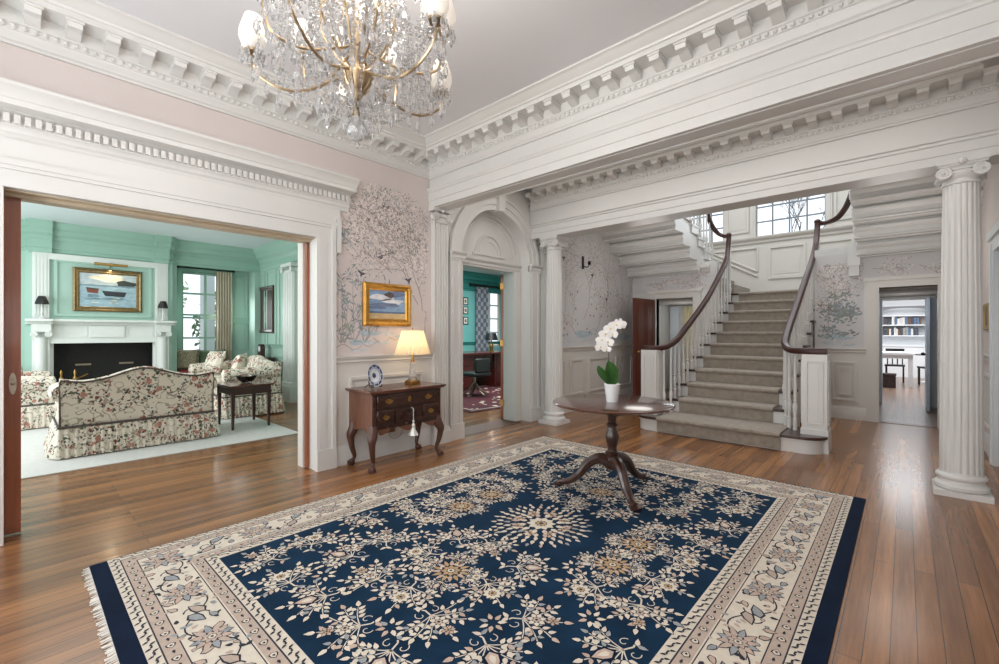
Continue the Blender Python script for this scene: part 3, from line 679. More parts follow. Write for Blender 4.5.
# landing
ZL = 11 * R_
mb = MB(); mb.box(XL, XR, 9.63, 10.6, ZL - .12, ZL); mb.box(XL, -2.5, YW + .12, 9.63, ZL - .12, ZL); mb.box(-1.03, XR, YW + .12, 9.63, ZL - .12, ZL)
for s in (-1, 1):
    a, c = (XL, -2.75) if s < 0 else (-.62, XR); mb.box(a, c, 9.3, 10.6, ZL, ZL + 2 * R_)
    a, c = (-2.75, -2.45) if s < 0 else (-.92, -.62); mb.box(a, c, 9.45, 10.6, ZL, ZL + R_)
struct('floor_landing', mb, [CARPET])
# upper flights that return towards the hall
for s, X0, X1, XB in ((-1, XL, -2.76, -2.79), (1, -.52, XR, -.57)):
    lab = 'upper left stair flight with stepped white underside above the dark door' if s < 0 else 'upper right stair flight with stepped white underside above the kitchen doorway'
    u = thing('upper_stair_flight', lab, 'stairs', ((X0 + X1) / 2, 9.3, ZL))
    b = MB(); zb = ZL + 2 * R_
    for j in range(11):
        y1 = 9.3 - T_ * j; y0 = y1 - T_; zt = zb + R_ * (j + 1); zu = 2.50 + (8.5 - y1) * .555
        b.box(X0, X1, y0, y1, max(zu, 2.0), zt)
        b.mould([(0, zu - .004), (.022, zu - .004), (.03, zu + .008), (.026, zu + .022), (.012, zu + .03), (.01, zu + .085), (.02, zu + .09), (.036, zu + .112), (.05, zu + .135), (.05, zu + .152), (0, zu + .158)], (X0, y0), (X1, y0), (0, -1)); b.box(X0, X1, y0 + .10, y0 + .14, zu - .016, zu + .01); b.box(X0, X1, y0 + .2, y0 + .215, zu - .01, zu + .01)
    obj('stepped_soffit', b, WHITE, u)
    b = MB()
    for j in range(11):
        y1 = 9.3 - T_ * j; b.box(X0, X1 + (.03 if s < 0 else 0), y1 - T_, y1 + .03, zb + R_ * (j + 1), zb + R_ * (j + 1) + .03)
        # scrolled bracket on the open string
        xe = X1 if s < 0 else X0; b.box(xe - .01 * (1 if s > 0 else 0) - (0 if s < 0 else .012), xe + (.022 if s < 0 else 0), y1 - T_ + .01, y1, zb + R_ * j + .06, zb + R_ * (j + 1)); b.ball((xe + (.01 if s < 0 else -.01), y1 - .05, zb + R_ * j + .07), .045, 8)
    obj('treads', b, WHITE, u)
    for j in range(11):
        for dy in (.07, .235):
            y = 9.3 - T_ * j - dy; z0 = zb + R_ * (j + 1) + .03; zr = zb + R_ + (9.3 - y) * .555 + .83
            baluster(XB, y, z0, zr, u)
    path = [(-2.46, 9.12, 3.14), (-2.56, 9.2, 3.16), (-2.68, 9.2, 3.24), (-2.77, 9.1, 3.42), (-2.79, 8.92, 3.66), (-2.79, 8.6, 3.87), (-2.79, 5.7, 5.48)] if s < 0 else [(-1.09, 9.13, 3.15), (-.98, 9.18, 3.15), (-.82, 9.12, 3.2), (-.68, 8.95, 3.36), (-.585, 8.75, 3.6), (-.57, 8.5, 3.83), (-.57, 5.7, 5.4)]
    b = MB(); b.tube(spline(path, 8), 1., sq=SEC, up=(0, 0, 1)); obj('handrail', b, RAILW, u)
    if s > 0:
        b = MB(); b.box(-.62, -.5, YW - .1, YW + .02, 2.15, 2.62); b.box(-.635, -.485, YW - .115, YW + .02, 2.3, 2.55); obj('newel_drop', b, WHITE, u)

# ================================================================ rug
RC = [mat('rug_navy', srgb(17, 45, 69), .95, var=.22, scale=5, bump=.4, bscale=300, spec=.15), mat('rug_cream', srgb(214, 204, 188), .95, var=.06, scale=30, bump=.3, bscale=300), mat('rug_tan', srgb(184, 166, 152), .95, var=.08, scale=30, bump=.3, bscale=300),
      mat('rug_ink', srgb(42, 44, 54), .95, var=.15, scale=30), mat('rug_grey', srgb(150, 154, 156), .95, var=.1, scale=30), mat('rug_rose', srgb(190, 168, 152), .95, var=.1, scale=30), mat('rug_dark_navy', srgb(13, 27, 48), .95, var=.2, scale=8, spec=.15), mat('rug_fringe', srgb(222, 216, 206), .9, var=.1, scale=60), mat('rug_gold', srgb(178, 150, 112), .95, var=.1, scale=30)]
NV, CR, TA, INK, GR, RO, DN, FR, GD = range(9)
rug = thing('area_rug', 'large navy rug with cream floral sprays and a wide patterned cream border', 'rug', (-1.78, 2.37, 0))
X0, X1, Y0, Y1 = -3.325, -.225, .275, 4.46; ZR = .012
fx0, fx1, fy0, fy1 = -2.89, -.735, .785, 4.01
b = MB(); b.box(X0, X1, Y0, Y1, 0.001, ZR, DN)
def ring(t0, t1, z, m):   # band between field-edge offsets t0 and t1
    for (a0, a1, c0_, c1_) in ((fx0 - t1, fx1 + t1, fy0 - t1, fy0 - t0), (fx0 - t1, fx1 + t1, fy1 + t0, fy1 + t1), (fx0 - t1, fx0 - t0, fy0 - t0, fy1 + t0), (fx1 + t0, fx1 + t1, fy0 - t0, fy1 + t0)):
        b.poly([(a0, c0_, z), (a1, c0_, z), (a1, c1_, z), (a0, c1_, z)], m)
z1_ = ZR + .0006
for t0, t1, m in ((0, .008, CR), (.008, .055, CR), (.055, .062, INK), (.062, .115, TA), (.115, .121, CR), (.121, .126, INK), (.126, .318, CR), (.318, .323, INK), (.323, .382, TA), (.382, .388, INK), (.388, .436, CR)): ring(t0, t1, z1_, m)
b.poly([(fx0, fy0, z1_), (fx1, fy0, z1_), (fx1, fy1, z1_), (fx0, fy1, z1_)], NV)
Q2, Q3 = ZR + .0012, ZR + .0018
def lf(x, y, a, l, w, m, z=Q3, edge=INK):
    c, d = cos(a), sin(a)
    LAY[0] += 1; z += (LAY[0] * 7 % 211) * 2e-6
    def pl(l_, w_, o, zz, mm): b.poly([(x + c * (px + o) - d * py, y + d * (px + o) + c * py, zz) for px, py in ((0, 0), (.25 * l_, .5 * w_), (.6 * l_, .42 * w_), (l_, 0), (.6 * l_, -.42 * w_), (.25 * l_, -.5 * w_))], mm)
    if edge is not None: pl(l * 1.2, w * 1.45, -l * .1, z - .0005, edge)
    pl(l, w, 0, z, m)
def rib(path, w, m, z=Q2):
    for i in range(len(path) - 1):
        (x, y), (u, v) = path[i], path[i + 1]; L = math.hypot(u - x, v - y) or 1; nx, ny = -(v - y) / L * w / 2, (u - x) / L * w / 2
        b.poly([(x + nx, y + ny, z), (x - nx, y - ny, z), (u - nx, v - ny, z), (u + nx, v + ny, z)], m)
def flower(x, y, r, n=8, cols=(CR, GD, INK), z=Q3, a0=0):
    for k in range(n): lf(x + cos(a0 + 2 * PI * k / n) * r * .35, y + sin(a0 + 2 * PI * k / n) * r * .35, a0 + 2 * PI * k / n, r * .65, r * .5, cols[0], z)
    pts = [(x + r * .34 * cos(t), y + r * .34 * sin(t), z + .0004) for t in [2 * PI * k / 10 for k in range(10)]]; b.poly(pts, cols[1])
    b.poly([(x + r * .16 * cos(t), y + r * .16 * sin(t), z + .0008) for t in [2 * PI * k / 8 for k in range(8)]], cols[2])
LCOL = [CR, CR, CR, CR, CR, GR, RO]
def spray(x, y, a, s, cv, kind):
    p = [(x, y)]; n = 9; st_ = .052 * s
    for i in range(n):
        x += cos(a) * st_; y += sin(a) * st_; a += cv; p.append((x, y))
        if i > 0:
            for sg in (-1, 1):
                l = (.072 - .002 * i) * s * rnd.uniform(.8, 1.15); q = a + sg * (1.05 - .03 * i)
                lf(x + cos(q) * .012, y + sin(q) * .012, q, l, l * .42, rnd.choice(LCOL), edge=DN)
                if kind == 1 and i % 2 == 0:
                    lf(x + cos(q) * .085 * s, y + sin(q) * .085 * s, q + .3 * sg, l * .8, l * .34, rnd.choice(LCOL), edge=DN); lf(x + cos(q) * .075 * s, y + sin(q) * .075 * s, q - .6 * sg, l * .7, l * .3, rnd.choice(LCOL), edge=DN)
    rib(p, .011 * s, CR)
    if kind == 2: flower(x, y, .075 * s, 9)
    elif kind == 1: flower(p[4][0], p[4][1], .06 * s, 7, (CR, RO, INK)); flower(x, y, .04 * s, 6, (RO, GD, INK))
    else: lf(x, y, a, .09 * s, .045 * s, CR, edge=DN)
    return x, y, a
def curl(x, y, a, r, sg, m=CR):
    p = []
    for i in range(16): t = i / 15; rr = r * (1 - .75 * t); q = a + sg * t * 4.6; p.append((x + rr * cos(q), y + rr * sin(q)))
    rib(p, r * .16, m)
fcx, fcy = (fx0 + fx1) / 2, (fy0 + fy1) / 2
# centre rosette
for rr, n, s in ((.0, 0, 0), (.1, 12, .07), (.155, 20, .06), (.205, 26, .055), (.255, 30, .055), (.3, 24, .045)):
    for k in range(n):
        q = 2 * PI * k / n + rr * 3; lf(fcx + cos(q) * rr, fcy + sin(q) * rr, q, s, s * .5, rnd.choice(LCOL), edge=DN)
flower(fcx, fcy, .1, 10)
for k in range(8): q = PI / 4 * k + .2; flower(fcx + .165 * cos(q), fcy + .165 * sin(q), .05, 6, (RO, GD, INK))
def bouquet(x, y, a, s, kind):
    """dense oval bouquet: fan of short leafy branches round a bloom"""
    for j in range(-3, 4):
        q = a + j * (.42 if kind != 2 else .36) + rnd.uniform(-.06, .06); L = (.2 - .014 * abs(j)) * s; p = [(x, y)]
        for i in range(1, 6):
            r = L * i / 5; q += .05 * (1 if j > 0 else -1 if j < 0 else 0); p.append((x + cos(q) * r, y + sin(q) * r))
        rib(p, .006 * s, CR)
        for i in range(2, 6):
            u, v = p[i]; l = rnd.uniform(.042, .056) * s
            if i == 5: lf(u, v, q, l, l * .52, rnd.choice(LCOL), edge=DN); continue
            for sg in (-1, 1):
                if rnd.random() < .82: lf(u + cos(q + sg) * .006, v + sin(q + sg) * .006, q + sg * .95, l * .85, l * .46, rnd.choice(LCOL), edge=DN)
    c, d = cos(a), sin(a)
    if kind == 0: flower(x + c * .07 * s, y + d * .07 * s, .05 * s, 7, (CR, RO, INK), Q3 + .001); flower(x + c * .15 * s, y + d * .15 * s, .035 * s, 6, (RO, GD, INK), Q3 + .001)
    elif kind == 1: flower(x + c * .1 * s, y + d * .1 * s, .055 * s, 9, (CR, GD, INK), Q3 + .001)
    else: lf(x + c * .05 * s, y + d * .05 * s, a, .11 * s, .06 * s, RO, Q3 + .001, DN); lf(x + c * .07 * s, y + d * .07 * s, a, .06 * s, .03 * s, CR, Q3 + .0014, None)
    rib([(x, y), (x - c * .05 * s, y - d * .05 * s), (x - c * .09 * s + d * .03 * s, y - d * .09 * s - c * .03 * s)], .009 * s, CR)
    for sg in (-1, 1): curl(x - c * .03 * s + sg * d * .04 * s, y - d * .03 * s - sg * c * .04 * s, a + PI + sg * .4, .03 * s, sg); lf(x - c * .07 * s, y - d * .07 * s, a + PI + sg * .9, .05 * s, .024 * s, rnd.choice(LCOL), edge=DN)
nx_, ny_ = 7, 10
for i in range(nx_):
    for j in range(ny_):
        gx = fx0 + (fx1 - fx0) * (i + .5) / nx_; gy = fy0 + (fy1 - fy0) * (j + .5) / ny_
        if math.hypot(gx - fcx, gy - fcy) < .36: continue
        sx = 1 if gx >= fcx else -1; sy = 1 if gy >= fcy else -1
        ii, jj = min(i, nx_ - 1 - i), min(j, ny_ - 1 - j); k = (ii * 3 + jj * 2) % 5
        if (ii, jj) in ((3, 2), (1, 4)):
            for q in range(16): qq = 2 * PI * q / 16; lf(gx + .05 * cos(qq), gy + .05 * sin(qq), qq, .06, .024, GD if q % 2 else RO, edge=DN)
            flower(gx, gy, .055, 8, (GD, CR, INK), Q3 + .001)
            for sg in (-1, 1): bouquet(gx + sg * .1, gy + .03 * sg, (0 if sg > 0 else PI) + .4, .5, 1); bouquet(gx - .04 * sg, gy + sg * .1, sg * PI / 2 + .3, .5, 2)
            for q in range(10): qq = 2 * PI * q / 10; lf(gx + .125 * cos(qq), gy + .125 * sin(qq), qq + .5, .045, .022, rnd.choice(LCOL), edge=DN)
            continue
        a = {0: .5, 1: 1.2, 2: -.6, 3: .1, 4: 2.1}[k]
        a = math.atan2(sin(a) * sy, cos(a) * sx)
        bouquet(gx - cos(a) * .09, gy - sin(a) * .09, a, .92, (ii + jj) % 3)
        bx, by = gx + (fx1 - fx0) / nx_ / 2, gy + (fy1 - fy0) / ny_ / 2
        if (i + j) % 2 and bx < fx1 - .08 and by < fy1 - .08 and math.hypot(bx - fcx, by - fcy) > .34:
            for q in range(7): qq = a + 2 * PI * q / 7; lf(bx + .022 * cos(qq), by + .022 * sin(qq), qq, .045, .022, rnd.choice(LCOL), edge=DN)
# borders: walk each side with (s along, t across)
def side(k):
    if k == 0: return (fx0, fx1), lambda s, t: (s, fy0 - t), 0
    if k == 1: return (fx0, fx1), lambda s, t: (s, fy1 + t), 0
    if k == 2: return (fy0, fy1), lambda s, t: (fx0 - t, s), PI / 2
    return (fy0, fy1), lambda s, t: (fx1 + t, s), PI / 2
for k in range(4):
    (s0, s1), F, ang = side(k); s0 -= .22; s1 += .22
    n = int((s1 - s0) / .235); d = (s1 - s0) / n
    for i in range(n + 1):
        s = s0 + d * i; x, y = F(s, .222)
        if i % 2 == 0:
            for q in range(12): qq = 2 * PI * q / 12; lf(x + .03 * cos(qq), y + .03 * sin(qq), qq, .05 if abs(cos(qq - ang)) < .7 else .07, .026, (GR, TA, RO)[q % 3], Q3)
            flower(x, y, .042, 8, (TA, CR, INK), Q3 + .001)
        else:
            for sg in (-1, 1):
                u, v = F(s, .222 + sg * .03); lf(u, v, ang + (.5 if sg > 0 else PI + .5), .09, .04, GR if sg > 0 else TA); 
                u, v = F(s + sg * .03, .222); curl(u, v, ang + sg * PI / 2, .045, sg, INK)
        if i < n:
            p = [F(s + d * j / 10, .222 + (.07 if i % 2 else -.07) * sin(PI * j / 10)) for j in range(11)]; rib(p, .007, INK)
            for fr in (.3, .5, .7):
                for sg in (-1, 1):
                    u, v = F(s + d * fr, .222 + (.07 if i % 2 else -.07) * sin(PI * fr) + sg * .024); lf(u, v, ang + sg * 1. + (0 if fr < .5 else PI), .034, .02, rnd.choice((INK, GR, RO, TA)), edge=None)
            for fr in (.12, .22, .42, .6, .8, .9):
                u, v = F(s + d * fr, .222 + rnd.choice((-1, 1)) * rnd.uniform(.045, .085)); lf(u, v, ang + rnd.random() * 6, rnd.uniform(.022, .034), .014, rnd.choice((INK, GR, TA)), edge=None if rnd.random() < .5 else INK)
            for fr in (.35, .65):
                u, v = F(s + d * fr, .222 - (.06 if i % 2 else -.06)); lf(u, v, ang + rnd.random() * 6, .05, .024, rnd.choice((TA, GR, RO)))
    for tt, st_, cA, cB, w in ((.031, .03, INK, GR, .018), (.412, .03, INK, GR, .018), (.088, .052, RO, INK, .028), (.353, .052, RO, INK, .028)):
        e0 = s0 + .22 - tt; e1 = s1 - .22 + tt; m = int((e1 - e0) / st_)
        for i in range(m):
            s = e0 + st_ * (i + .5); x, y = F(s, tt)
            if st_ < .04:
                lf(x, y, ang + (PI / 2 + .5 if i % 2 else -PI / 2 + .5), .027, .012, cA, edge=None); lf(x, y, ang + (.3 if i % 2 else PI - .3), .02, .010, cA, edge=None)
            else:
                if i % 2: lf(x - .018 * cos(ang), y - .018 * sin(ang), ang, .036, .026, CR); lf(x - .006 * cos(ang), y - .006 * sin(ang), ang, .014, .012, cB, Q3 + .0004, None)
                else: lf(x - .014 * cos(ang), y - .014 * sin(ang), ang, .028, .012, cB, edge=None)
obj('rug_pile', b, RC, rug)
b = MB(); 
for yy, sg, lo in ((Y0, -1, .034), (Y1, 1, .034)):
    x = X0 + .005
    while x < X1 - .01:
        l = lo * rnd.uniform(.7, 1.15); b.poly([(x, yy - sg * .004, .008), (x + .009, yy - sg * .004, .008), (x + .007 + rnd.uniform(-.008, .008), yy + sg * l, .002), (x + .001 + rnd.uniform(-.008, .008), yy + sg * l, .002)], 0); x += .0105
f = obj('fringe', b, [RC[FR]], rug); f['kind'] = 'stuff'
# ================================================================ front-room furniture
# --- round tilt-top table
cx, cy = -1.775, 3.31
t = thing('round_table', 'round dark mahogany pedestal table standing on the navy rug', 'table', (cx, cy, .0135)); z0 = .0145
b = MB(); b.lathe([(.01, .708), (.44, .708), (.468, .712), (.482, .72), (.485, .727), (.48, .733), (.474, .735), (.01, .735)], (cx, cy, 0), 72); obj('tabletop', b, MAHOGX, t)
b = MB(); b.box(cx - .26, cx + .26, cy - .05, cy - .02, .678, .708); b.box(cx - .26, cx + .26, cy + .02, cy + .05, .678, .708); b.box(cx - .09, cx + .09, cy - .09, cy + .09, .64, .678); obj('tilt_block', b, DKWOOD, t)
b = MB(); b.lathe([(.03, .18), (.055, .19), (.062, .21), (.06, .24), (.052, .27), (.05, .3), (.055, .31), (.055, .33), (.04, .335), (.036, .36), (.045, .39), (.055, .43), (.055, .46), (.042, .5), (.034, .53), (.045, .54), (.045, .555), (.032, .565), (.036, .6), (.048, .64)], (cx, cy, 0), 24); obj('pedestal', b, DKWOOD, t)
for a in (math.atan2(3.05 - cy, -1.46 - cx), math.atan2(3.10 - cy, -2.15 - cx), math.atan2(3.78 - cy, -1.68 - cx)):
    b = MB(); P_ = spline([(cx + r * cos(a), cy + r * sin(a), z) for r, z in ((.03, .24), (.1, .265), (.19, .22), (.27, .12), (.35, .062), (.40, .05), (.44, .046))], 6)
    n = len(P_); R = [.05 - .026 * min(1, i / n * 1.25) for i in range(n)]; b.tube(P_, R, 10); e = P_[-1]; b.ball((e[0], e[1], .0385), .038, 10, 0, (1.25, 1.25, .62)); obj('leg', b, DKWOOD, t)
# --- orchid
t = thing('orchid', 'white moth orchid in a white pot on the round table', 'plant', (cx, cy, .7355))
b = MB(); b.lathe([(.045, .0), (.047, .003), (.062, .135), (.066, .145), (.063, .149), (.058, .145), (.056, .12), (.01, .12)], (cx, cy, .7355), 28); obj('pot', b, mat('white_ceramic', srgb(236, 238, 238), .25, var=.01), t)
b = MB(); b.lathe([(.055, .845), (.01, .858)], (cx, cy, 0), 16); obj('bark', b, mat('bark_mulch', srgb(70, 52, 38), .9, var=.4, scale=60, bump=.6), t)
LEAF = mat('orchid_leaf_green', srgb(48, 92, 38), .35, var=.2, scale=8); STEM = mat('orchid_stem', srgb(78, 76, 48), .5, var=.2); PET = mat('orchid_petal', srgb(246, 244, 242), .55, var=.02, scale=30); LIP = mat('orchid_lip', srgb(226, 214, 150), .5)
right = Vector((cos(.741), sin(.741), 0)); fwd = Vector((-sin(.741), cos(.741), 0))
def op(r, d, z): return Vector((cx, cy, .735)) + right * r + fwd * d + Vector((0, 0, z))
def leafmesh(pts, w, par, name='leaf', fold=.25):
    S = spline(pts, 6); b = MB(); n = len(S)
    for j, t_ in enumerate((0, .004)):
        pass
    rows = []
    for i, p in enumerate(S):
        tg = (S[min(i + 1, n - 1)] - S[max(0, i - 1)]).normalized(); sd = tg.cross(-fwd if abs(tg.dot(fwd)) < .9 else right).normalized(); q = i / (n - 1)
        ww = w * (sin(PI * min(1, .08 + q * .92)) ** .7) * (.75 + .3 * q); nr = sd.cross(tg)
        rows.append([p - sd * ww + nr * ww * fold, p - sd * ww * .5 + nr * ww * fold * .3, p, p + sd * ww * .5 + nr * ww * fold * .3, p + sd * ww + nr * ww * fold] + [p + sd * ww + nr * (ww * fold - .003), p - nr * .005, p - sd * ww + nr * (ww * fold - .003)])
    b.loops(rows); return obj(name, b, LEAF, par, angle=70)
leafmesh([op(0, 0, .12), op(-.02, -.02, .2), op(-.035, -.05, .27), op(-.045, -.06, .345)], .045, t)
leafmesh([op(0, 0, .12), op(.012, -.03, .2), op(-.01, -.045, .28), op(-.035, -.05, .33)], .04, t)
leafmesh([op(0, 0, .12), op(-.06, -.02, .2), op(-.1, -.03, .25), op(-.125, -.03, .3)], .036, t)
stem_pts = [op(.01, .01, .12), op(.055, .01, .26), op(.085, .01, .4), op(.095, .01, .52), op(.085, .0, .6), op(.05, -.01, .645), op(.0, -.02, .625), op(-.05, -.03, .57), op(-.085, -.03, .5), op(-.1, -.03, .43)]
b = MB(); b.tube(spline(stem_pts, 6), .0045, 6); obj('flower_stem', b, STEM, t)
b = MB(); b.tube([op(-.015, .0, .12), op(-.03, .0, .4), op(-.028, 0, .5)], .003, 6); obj('support_stake', b, STEM, t)
def petal(b, c, ang, l, w, nrm, m):
    r = right * cos(ang) + Vector((0, 0, 1)) * sin(ang); s = right * -sin(ang) + Vector((0, 0, 1)) * cos(ang)
    top = [(0, 0), (.2, .42), (.5, .55), (.8, .42), (1, .08), (1, -.08), (.8, -.42), (.5, -.55), (.2, -.42)]
    f = [c + r * (x * l) + s * (y * w) + nrm * (.012 * sin(x * 2.5)) for x, y in top]; g = [p - nrm * .003 for p in f]; b.loops([f, g], m)
for (r, d, z, k) in ((.06, -.03, .635, 1), (.02, -.05, .63, 1), (-.03, -.045, .6, 1.05), (-.015, -.06, .555, .9), (-.07, -.05, .555, 1.1), (-.1, -.055, .505, 1.05), (-.05, -.06, .49, 1), (-.11, -.05, .45, .9), (-.06, -.055, .435, .7)):
    b = MB(); c = op(r, d, z); nrm = (-fwd + right * rnd.uniform(-.3, .3)).normalized(); s = .05 * k
    for a in (PI / 2, PI / 2 + 2.15, PI / 2 - 2.15): petal(b, c, a, s, s * .62, nrm, 0)
    for a in (.12, PI - .12): petal(b, c + nrm * .004, a, s * 1.05, s * .95, nrm, 0)
    b.ball(c + nrm * .012, .009 * k, 8, 1); obj('blossom', b, [PET, LIP], t, angle=60)

# --- lowboy
LX0, LX1, LY0, LY1 = -4.055, -3.635, 2.225, 3.045
t = thing('lowboy', 'carved mahogany lowboy chest on claw feet against the wainscot', 'chest', ((LX0 + LX1) / 2, (LY0 + LY1) / 2, 0))
LOWT = mat('lowboy_mahogany', srgb(96, 54, 38), .25, var=.35, scale=4, stretch=(12, 1.5, 4), coat=.35); LOWL = mat('lowboy_leg_mahogany', srgb(76, 46, 34), .42, var=.25, scale=6); LOWS = mat('lowboy_side_mahogany', srgb(108, 70, 50), .3, var=.25, scale=4, stretch=(6, 6, 1), coat=.3); LOWF = mat('lowboy_front_mahogany', srgb(54, 30, 23), .25, var=.3, scale=4, stretch=(6, 1, 6), coat=.35)
b = MB(); b.box(LX0, LX1 + .045, LY0 - .045, LY1 + .045, .742, .76); b.box(LX0, LX1 + .03, LY0 - .03, LY1 + .03, .728, .742); obj('top', b, LOWT, t, bevel=.006)
b = MB(); b.box(LX0, LX1, LY0, LY1, .40, .728)
pts = []; n = 60   # scalloped apron
for i in range(n + 1):
    q = i / n; u = abs(q - .5) * 2; pts.append((LY0 + .03 + (LY1 - LY0 - .06) * q, .385 - (.05 * (1 - u) ** .5 * 0) - (.03 * cos(u * PI * 2.5) + .02) * (1 if u < .85 else .4)))
b.prism([(LY0 + .03, .42)] + pts + [(LY1 - .03, .42)], 0, LX1 - .03, LX1 - .002); b.prism([(LX0 + .03, .42), (LX0 + .05, .37), (LX0 + .12, .36), (LX0 + .2, .385), (LX1 - .12, .385), (LX1 - .08, .355), (LX1 - .03, .36), (LX1 - .03, .42)], 1, LY0 + .002, LY0 + .02)
obj('carcass', b, LOWS, t)
b = MB()
for y in (LY0 + .002, LY1 - .042): b.lathe([(.02, .4), (.02, .72)], (LX1 - .012, y + .02, 0), 10)
b.box(LX1 - .002, LX1 + .002, LY0 + .04, LY1 - .04, .39, .725); obj('front_frame', b, LOWF, t)
def bail(par, y, z, w=.035):
    b = MB(); pl = [(y + w * 1.15 * cos(a) * (1 + .15 * cos(4 * a)), z + .024 * sin(a) * (1 + .2 * cos(3 * a))) for a in [2 * PI * k / 20 for k in range(20)]]
    b.prism(pl, 0, LX1 + .015, LX1 + .018); b.tube([(LX1 + .03 - .008 * abs(cos(a)), y + w * .7 * cos(a), z + .003 - .022 * abs(sin(a))) for a in [PI * k / 10 for k in range(11)]], .003, 6); obj('brass_handle', b, BRASS, par)
d = obj('drawer', MB().box(LX1 - .01, LX1 + .016, LY0 + .05, LY1 - .05, .585, .712), LOWF, t, bevel=.006)
for y in (2.40, 2.87): bail(d, y, .65)
g = MB(); g.prism([(2.635 + .02 * cos(a), .65 + .03 * sin(a)) for a in [2 * PI * k / 12 for k in range(12)]], 0, LX1 + .015, LX1 + .018); obj('escutcheon', g, BRASS, d)
for y0, y1 in ((LY0 + .05, 2.46), (2.81, LY1 - .05)):
    d = obj('drawer', MB().box(LX1 - .01, LX1 + .016, y0, y1, .425, .57), LOWF, t, bevel=.006); bail(d, (y0 + y1) / 2, .5, .03)
d = MB(); d.box(LX1 - .01, LX1 + .012, 2.475, 2.795, .425, .57)
for k in range(9): a = PI * (k + .5) / 9; d.tube([(LX1 + .014, 2.635, .45), (LX1 + .018, 2.635 + .1 * cos(a), .45 + .095 * sin(a))], [.006, .014], 6)
obj('carved_drawer', d, LOWF, t)
def cab(par, x, y, sx, sy, m):
    b = MB(); P_ = spline([(x, y, .44), (x + sx * .008, y + sy * .008, .36), (x + sx * .03, y + sy * .03, .29), (x + sx * .018, y + sy * .018, .18), (x - sx * .004, y - sy * .004, .09), (x + sx * .012, y + sy * .012, .045)], 6); n = len(P_)
    b.tube(P_, [.036 + .012 * sin(PI * min(1, i / n * 2.2)) - .026 * max(0, (i / n - .35)) / .65 for i in range(n)], 10); b.ball((x + sx * .022, y + sy * .022, .033), .034, 10)
    for k in range(4): a = math.atan2(sy, sx) + (k - 1.5) * .8; b.tube([(x + sx * .012, y + sy * .012, .065), (x + sx * .022 + .034 * cos(a), y + sy * .022 + .034 * sin(a), .04), (x + sx * .022 + .036 * cos(a), y + sy * .022 + .036 * sin(a), .008)], .008, 5)
    obj('leg', b, m, par)
for x, sx in ((LX0 + .045, -.3), (LX1 - .03, 1)):
    for y, sy in ((LY0 + .03, -1), (LY1 - .03, 1)): cab(t, x, y, sx, sy, LOWL)
# tassel hanging from the key
t = thing('key_tassel', 'silvery tassel hanging from the front of the lowboy chest', 'tassel', (LX1 + .045, 2.66, .30)); SIL = mat('silver_thread', srgb(222, 220, 214), .45, .3, var=.1, scale=60)
b = MB(); b.tube([(LX1 + .016, 2.66, .56), (LX1 + .045, 2.66, .55), (LX1 + .045, 2.66, .4)], .004, 6); obj('cord', b, SIL, t)
b = MB(); b.lathe([(.004, .41), (.014, .4), (.018, .385), (.01, .37), (.02, .355), (.024, .34), (.045, .305), (.052, .29), (.04, .285), (.005, .3)], (LX1 + .045, 2.66, 0), 14, 0, 7, .2); b.ball((LX1 + .045, 2.66, .425), .013, 8); obj('bell', b, SIL, t)
# outlet and cord on the wainscot
t = thing('power_outlet', 'small brown outlet plate low on the wainscot behind the lowboy', 'outlet', (XL + .008, 2.72, .23)); b = MB(); b.box(XL + .007, XL + .014, 2.665, 2.785, .23, .3); obj('plate', b, mat('brown_plate', srgb(120, 88, 62), .4), t, bevel=.002)
b = MB(); b.tube(spline([(XL + .016, 2.71, .26), (XL + .04, 2.7, .2), (XL + .03, 2.78, .16), (XL + .02, 2.87, .22), (XL + .018, 2.9, .5), (XL + .02, 2.9, .74)], 6), .003, 5); tag(obj('lamp_cord', b, mat('clear_cord', srgb(150, 130, 100), .5)), 'thin lamp cord looping from the outlet up behind the lowboy', 'cord')
# plate on its stand
py_, pz_ = 2.35, .775
t = thing('display_plate', 'blue and white plate propped upright at the left end of the lowboy', 'plate', (-3.8, 2.35, .762)); 
b = MB(); PL = [mat('porcelain', srgb(222, 226, 230), .15, var=.01), mat('cobalt', srgb(58, 74, 112), .2, var=.35, scale=60), mat('pale_cobalt', srgb(150, 164, 190), .2, var=.3, scale=80)]
def disc(r0, r1, d0, d1, m, n=36): b.loops([[(d0, r0 * cos(a), r0 * sin(a)) for a in [2 * PI * k / n for k in range(n)]], [(d1, r1 * cos(a), r1 * sin(a)) for a in [2 * PI * k / n for k in range(n)]]], m, True, False, False)
disc(.001, .028, .0, .0, 1); disc(.028, .055, .0, .001, 0); disc(.055, .062, .001, .002, 1); disc(.062, .085, .002, .012, 2); disc(.085, .09, .012, .014, 0); disc(.09, .115, .014, .018, 1); disc(.115, .122, .018, .019, 0); disc(.122, .001, .019, -.01, 0)
for k in range(10): a = 2 * PI * k / 10; b.ball((.0165, .1 * cos(a), .1 * sin(a)), .008, 6, 0, (.2, 1, 1))
b.xf(0, Matrix.Translation((-3.8, 2.35, .888)) @ Matrix.Rotation(.3, 4, 'Z') @ Matrix.Rotation(-.18, 4, 'Y') @ Matrix.Scale(.9, 4))
obj('plate', b, PL, t)
b = MB()
for s in (-1, 1): b.tube([(0, s * .05, .11), (-.01, s * .05, .06), (.0, s * .055, .02), (.05, s * .06, .012), (.052, s * .06, .035)], .006, 6); b.tube([(0, s * .05, .05), (-.07, s * .045, .004)], .005, 6)
b.tube([(0, -.055, .03), (0, .055, .03)], .005, 6); b.xf(0, Matrix.Translation((-3.815, 2.35, .764)) @ Matrix.Rotation(.3, 4, 'Z')); obj('stand', b, BLACK, t)
